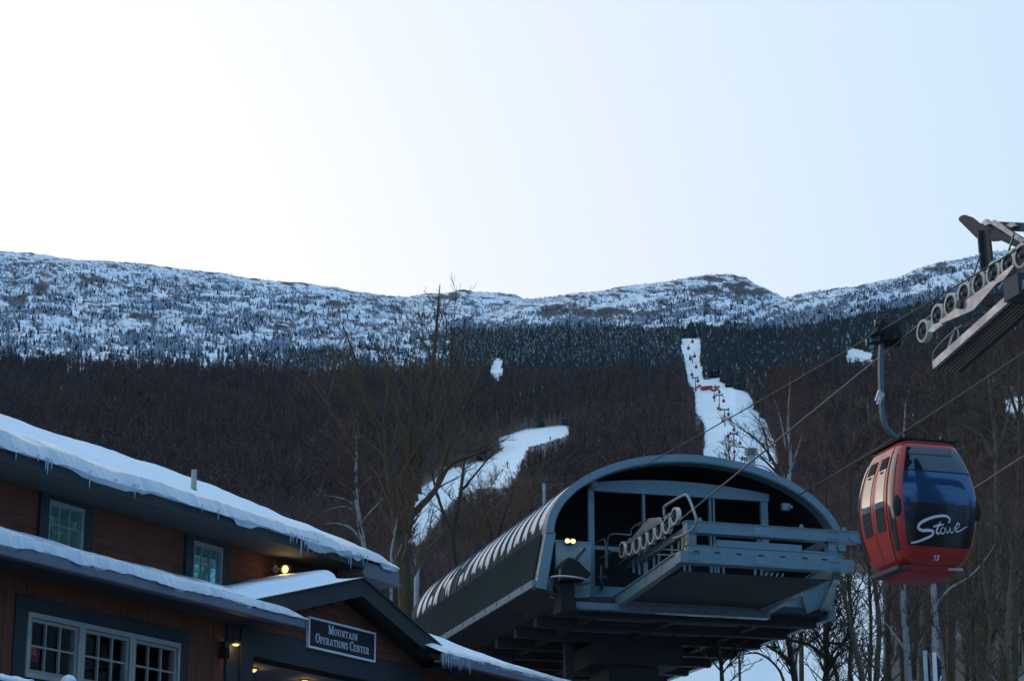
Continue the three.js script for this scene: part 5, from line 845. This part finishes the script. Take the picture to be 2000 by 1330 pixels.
  growTree('bare_tree', 'yellowish slender tree nearest the right frame edge below the tower', undefined, 62, [[[1984, 1345, 0.11], [1992, 1000, 0.09], [1994, 850, 0.075], [1992, 740, 0.05], [1990, 640, 0.02]], [[1992, 820, 0.05], [1972, 760, 0.04], [1966, 700, 0.02]]], { ...pale, bark: M.barkOlive });
  growTree('bare_tree', 'crooked pale tree with long left branches right of the cabin roof', undefined, 64, [[[1962, 1345, 0.13], [1952, 1100, 0.11], [1948, 920, 0.085], [1944, 840, 0.07], [1936, 780, 0.05], [1930, 715, 0.02]], [[1948, 880, 0.05], [1966, 830, 0.04], [1976, 780, 0.02]], [[1946, 900, 0.04], [1916, 850, 0.03], [1890, 835, 0.01]]], { ...pale });
  for (const [px, Z, top, lean, lab] of [[1712, 63, 1020, 6, 'grey bare tree just left of the white birch below the cabin'], [1738, 70, 960, -4, 'slim grey bare tree between two birches below the cabin'], [1800, 68, 900, 3, 'slim bare tree directly behind the red cabin floor'], [1905, 72, 840, -5, 'grey bare tree right of the cabin bottom'], [1930, 58, 1010, 8, 'pale spotted tree right of the two signs'], [1975, 56, 1000, -6, 'pale spotted tree in the lower right corner'], [1890, 80, 760, 4, 'tall thin tree behind the walkway end'], [1660, 84, 800, 5, 'thin bare tree left of the cabin hanger'], [1615, 86, 760, -3, 'thin bare tree between the twin birch and the cabin'], [1700, 90, 770, 2, 'thin bare tree under the cabin hanger']])
    growTree('bare_tree', lab, undefined, Z, [[[px, 1345, 0.1], [px + lean, 1230, 0.085], [px - lean * 0.6, 1110, 0.07], [px + lean * 0.5, lerp(1110, top, 0.5), 0.045], [px + lean * 1.2, top, 0.012]], [[px + lean * 0.2, 1180, 0.04], [px + rr(-40, 40), 1110, 0.025], [px + rr(-60, 60), 1060, 0.008]]], { ...pale, bark: Z < 70 ? M.barkPale : M.barkDark, twig: Z < 70 ? M.twigPale : M.twig });
  growTree('bare_tree', 'bushy brown bare tree behind the left slope of the station roof', undefined, 82, [[[965, 1150, 0.12], [960, 1060, 0.1], [950, 1000, 0.06], [944, 960, 0.02]], [[962, 1080, 0.06], [985, 1010, 0.04], [1000, 965, 0.01]]], { ...broad, perMetre: 4, reach: 2.4, bark: M.barkDark });
  growTree('bare_tree', 'bushy brown bare tree beside the thin grey roof pole', undefined, 86, [[[1030, 1090, 0.12], [1036, 1010, 0.08], [1042, 955, 0.02]], [[1032, 1040, 0.06], [1010, 990, 0.03], [1002, 950, 0.01]]], { ...broad, perMetre: 4, reach: 2.4, bark: M.barkDark });
  // trees beyond the right edge that the lodge panes mirror
  for (const [x, z, lab] of [[13.5, -31, 'bare tree beyond the right edge, mirrored in the small lodge windows'], [18, -34.5, 'second bare tree beyond the right edge, mirrored in the small lodge windows'], [22, -36.5, 'farther bare tree beyond the right edge, mirrored in the small lodge windows']]) {
    const [px] = proj(x, 8, -z), f = (y) => proj(x, y, -z)[1];
    growTree('bare_tree', lab, undefined, -z, [[[px, f(3), 0.4], [px + 10, f(6), 0.34], [px - 10, f(9), 0.26], [px + 20, f(13), 0.1]], [[px, f(5.5), 0.25], [px - 160, f(8.5), 0.08], [px - 260, f(12), 0.02]], [[px, f(6.5), 0.25], [px + 180, f(9.5), 0.08], [px + 260, f(13), 0.02]]], { ...broad, perMetre: 5, reach: 2.8, thin: 0.02 });
  }
}
// ------------------------------------------------------------------ the far lift on the piste
{
  const onLand = (px, py) => { const Z = hit(px, py), p = at(px, py, Z); return V(p.x, ground(p.x, Z, true), p.z); };
  // summit station
  { const p = onLand(1345, 665), Z = -p.z, k = Z / 3720, w = 25 * k, h = 11 * k, o = thing('summit_station', 'small dark arched summit station at the top of the long piste', 'lift station', [p.x, p.y - 2, p.z]);
    const wl = std(0.055, 0.05, 0.055, 0.9); put('wall', span(-w / 2, -w * 0.3, 0, h + 2, -6, 0), wl, o); put('wall', span(w * 0.3, w / 2, 0, h + 2, -6, 0), wl, o); put('wall', span(-w / 2, w / 2, 0, h + 2, -8, -6.01), wl, o);
    put('roof', surface(16, 1, (i, j) => { const t = i * Math.PI; return [-w * 0.5 * Math.cos(t), h + 2 + 6.5 * k * Math.sin(t), 1.5 - j * 9]; }), std(0.035, 0.045, 0.055, 0.7), o);
    put('gable', plate(Array.from({ length: 17 }, (_, i) => [-w * 0.48 * Math.cos(i / 16 * Math.PI), h + 2 + 6 * k * Math.sin(i / 16 * Math.PI)]), -0.4, 0), std(0.08, 0.075, 0.085, 0.9), o);
    for (const x of [-w * 0.18, 0, w * 0.2]) put('post', span(x - 0.6, x + 0.6, 0, h + 2, -0.5, 0.2), std(0.3, 0.33, 0.38, 0.8), o);
    put('docked_cabin', new THREE.SphereGeometry(1.2, 14, 10).translate(-w * 0.09, h * 0.8 + 2, 0.8), M.redMatte, o);
  }
  // pylons: top and foot in the picture
  const steel = std(0.05, 0.075, 0.095, 0.7), G1 = 'pylons of the far gondola lift';
  const pylon = (label, px, top, foot, hw, band, Z0) => {
    const p = Z0 ? at(px, foot, Z0) : onLand(px, foot), Z = -p.z, t = at(px, top, Z), H = t.y - p.y, k = Z / 3800, o = thing('lift_pylon', label, 'pylon', p.toArray(), 0, G1);
    put('mast', tube([V(0, -3, 0), V(0, H, 0)], [0.85 * k / 0.25, 0.6 * k / 0.25].map((r) => r * 0.3), 8), steel, o);
    put('crossarm', [span(-hw * k, hw * k, H - 0.5, H, -0.35, 0.35), span(-hw * k, -hw * k + 0.4, H - 0.7, H + 0.25, -1.6, 1.6), span(hw * k - 0.4, hw * k, H - 0.7, H + 0.25, -1.6, 1.6)], steel, o);
    if (band) put('padding', cyl(V(0, -1, 0), V(0, band * k, 0), 1.25 * k, 10), M.redMatte, o);
    return o;
  };
  pylon('highest pylon of the far lift, just below the summit station', 1353, 696, 712, 6, 4); pylon('second highest pylon, beside the narrow top of the piste', 1359, 737, 766, 6, 7);
  pylon('pylon rising through the red netting', 1396, 762, 786, 4, 6); pylon('pylon at the top of the wide piste', 1406, 771, 801, 7, 4); pylon('pylon with a lattice arm halfway down the wide piste', 1416.8, 799, 839, 8.5, 7);
  pylon('pylon in the lower third of the wide piste', 1435, 846, 902, 8, 12); pylon('pylon partly hidden behind the station arch', 1456, 894, 935, 6, 6); pylon('pylon seen through dark branches below the station', 1590, 1196, 1256, 8, 12, 215);
  // cabins strung on the far lift
  const red = M.redMatte, G2 = 'small red cabins of the far gondola lift';
  let proto;
  const far = (px, py, label, dark, Z0) => {
    const Z = Z0 ?? hit(px, py + 13) * 0.995, p = at(px, py, Z), s = (Z / 3800) * 3.1; let o;
    if (!proto) {
      proto = o = thing('gondola_cabin', label, 'gondola cabin', [0, 0, 0], 0, G2);
      const sh = (rs) => new THREE.LatheGeometry(rs.map((q) => new THREE.Vector2(...q)), 8);
      put('body', sh([[0, -1.05], [0.75, -1], [1, -0.3], [1.03, 0.05], [0, 0.05]]), red, o); put('glazing', sh([[0.98, 0.05], [0.95, 0.4], [0.7, 0.95], [0, 1]]), std(0.04, 0.05, 0.065, 0.3), o);
      put('hanger', [span(-0.09, 0.09, 1, 2.5, -0.09, 0.09), span(-0.3, 0.3, 2.4, 2.6, -0.25, 0.25)], std(0.06, 0.07, 0.08, 0.6), o);
      put('window_bar', [0, 1, 2, 3].map((k) => span(-0.07, 0.07, 0.05, 0.5, 0.93, 1).rotateY(k * 1.571)), red, o);
    } else { o = proto.clone(); o.name = numbered('gondola_cabin'); scene.add(o); o.userData = { ...proto.userData, label }; }
    o.position.copy(p); o.rotation.y = 0.3 + px % 1; o.scale.setScalar(s);
  };
  const list = [[1352.9, 667, 'topmost, beside the summit station door'], [1345.2, 680, 'left one below the summit station'], [1357.2, 695.6, 'right of the highest pylon'], [1348.6, 700.8, 'left of the highest pylon'], [1360.1, 716.6, 'at the dark spruce edge of the narrow piste'], [1352, 731.7, 'low on the left of the narrow piste'], [1363.5, 744, 'just above the red netting'], [1398.7, 757.7, 'beside the dark panel at the piste brow'], [1405.3, 766, 'touching the brow of the wide piste'], [1395.4, 775.8, 'on the left of the pylon at the brow'], [1413.9, 783, 'right of the pylon at the top of the wide piste'], [1403.5, 797.7, 'left, at the foot of the top pylon of the wide piste'], [1423.3, 809, 'right of the lattice armed pylon'], [1412.1, 822.5, 'left of the lattice armed pylon'], [1433.7, 839.4, 'above the pylon in the lower third of the piste'], [1422.4, 851.6, 'left of the pylon in the lower third of the piste'], [1445.9, 865.6, 'alone on the right of the lower piste'], [1434.9, 882.3, 'in front of the mast in the lower third of the piste'], [1459.4, 897.2, 'nearest the capped flue pipe'], [1447.3, 908, 'just clearing the crest of the station arch']];
  for (const [x, y, l] of list) far(x, y, 'tiny far red cabin, ' + l);
  far(1602, 1221, 'red gondola cabin behind dark branches, upper one below the station', 0, 220); far(1655, 1311, 'red gondola cabin behind dark branches, lower one at the picture bottom', 0, 160);
  // red netting at the brow of the piste
  { const o = thing('safety_netting', 'bright red safety netting and parked cabins at the brow where the narrow piste widens', 'netting', onLand(1384, 766).toArray());
    const O = o.position, gs = [], rd = std(0.62, 0.045, 0.05, 0.7);
    for (let i = 0; i < 24; i++) { const px = 1360 + i * 1.9 + rr(-0.8, 0.8), py = 757 + 0.1 * i + rr(-4, 3), p = at(px, py, -O.z - 6 + rr(-1, 1)).sub(O); gs.push(box(rr(1.0, 2), rr(0.5, 1.3), 0.3, p.x, p.y, p.z, 0, rr(-0.5, 0.5), rr(-0.3, 0.3))); }
    put('net', gs, rd, o); const q = at(1371, 759, -O.z - 5).sub(O), r = at(1392, 757, -O.z - 5).sub(O);
    put('backing_panel', [bar(V(q.x, q.y, q.z), V(r.x, r.y, r.z), 0.4, 2.6)], std(0.03, 0.04, 0.06, 0.8), o);
    put('stake', [0, 1, 2, 3, 4].map((k) => span(k * 3 - 7, k * 3 - 6.8, -2, 3, -0.1, 0.1)), steel, o); }
  // snow gun beside the left piste
  { const p = onLand(868, 921), o = thing('snow_gun', 'small white snow gun at the wood edge of the lower left piste', 'snow gun', p.toArray()), k = -p.z / 3800;
    put('mast', cyl(V(0, -1, 0), V(0, 9 * k, 0), 0.35 * k, 8), steel, o); put('barrel', tube([V(-4 * k, 9 * k, 0), V(0, 9.6 * k, 0), V(4 * k, 10 * k, 0)], [1.2 * k, 1.6 * k, 1.3 * k], 12), std(0.75, 0.8, 0.85, 0.5), o); put('hood', new THREE.SphereGeometry(1.6 * k, 12, 8).translate(0, 12.5 * k, 0), std(0.6, 0.7, 0.75, 0.5), o); }
  // skiers: one continuous body each, bent at knee and hip
  for (const [px, py, label] of [[1074.5, 856, 'tiny dark skier on the upper bend of the left piste'], [991, 914, 'tiny dark skier lower on the left piste']]) {
    const p = onLand(px, py), o = thing('person', label, 'person', p.toArray());
    put('body', tube([V(0, 0.05, 0.05), V(0, 0.28, 0.02), V(0, 0.52, 0.12), V(0, 0.9, -0.1), V(0, 1.05, -0.06), V(0, 1.35, 0.12), V(0, 1.48, 0.18), V(0, 1.54, 0.2), V(0, 1.62, 0.22), V(0, 1.74, 0.23), V(0, 1.82, 0.23)], [0.12, 0.13, 0.15, 0.19, 0.2, 0.24, 0.16, 0.08, 0.11, 0.11, 0.03], 12).scale(1.5, 1.5, 1.5), std(0.03, 0.035, 0.05, 0.8), o);
    put('ski', [span(-0.2, -0.08, 0, 0.05, -1.2, 1.3), span(0.08, 0.2, 0, 0.05, -1.2, 1.3)], M.black, o);
  }
  // two upright sign boards low in the wood
  for (const [px, top, label, mark] of [[1811, 1272, 'narrow upright board with a pale blue edge, left of two boards', false], [1831, 1276, 'narrow upright dark board with a white arc, right of two boards', true]]) {
    const Z = 30, p = at(px, top, Z), o = thing('sign_board', label, 'sign', [p.x, p.y - 3, p.z], 0.9), w = mark ? 0.16 : 0.1;
    put('panel', plate([[-w / 2, 0], [w / 2, 0], [w / 2, 2.9], [-w / 2, 3]], -0.02, 0.02), M.dark, o);
    put('edge', [span(-w / 2 - 0.02, -w / 2, 0, 3, -0.03, 0.03), bar(V(-w / 2, 3, 0), V(w / 2, 2.9, 0), 0.05, 0.012)], mark ? M.print : M.pipe, o);
    if (mark) put('arc_mark', tube(smoothLine([V(-0.04, 2.1, 0.026), V(-0.02, 2.5, 0.026), V(0.045, 2.66, 0.026)], 14), 0.012, 6), M.print, o);
    put('support', span(-0.04, 0.04, -2, 0, -0.04, 0.04), M.trim, o);
  }
}
renderer.render(scene, camera);
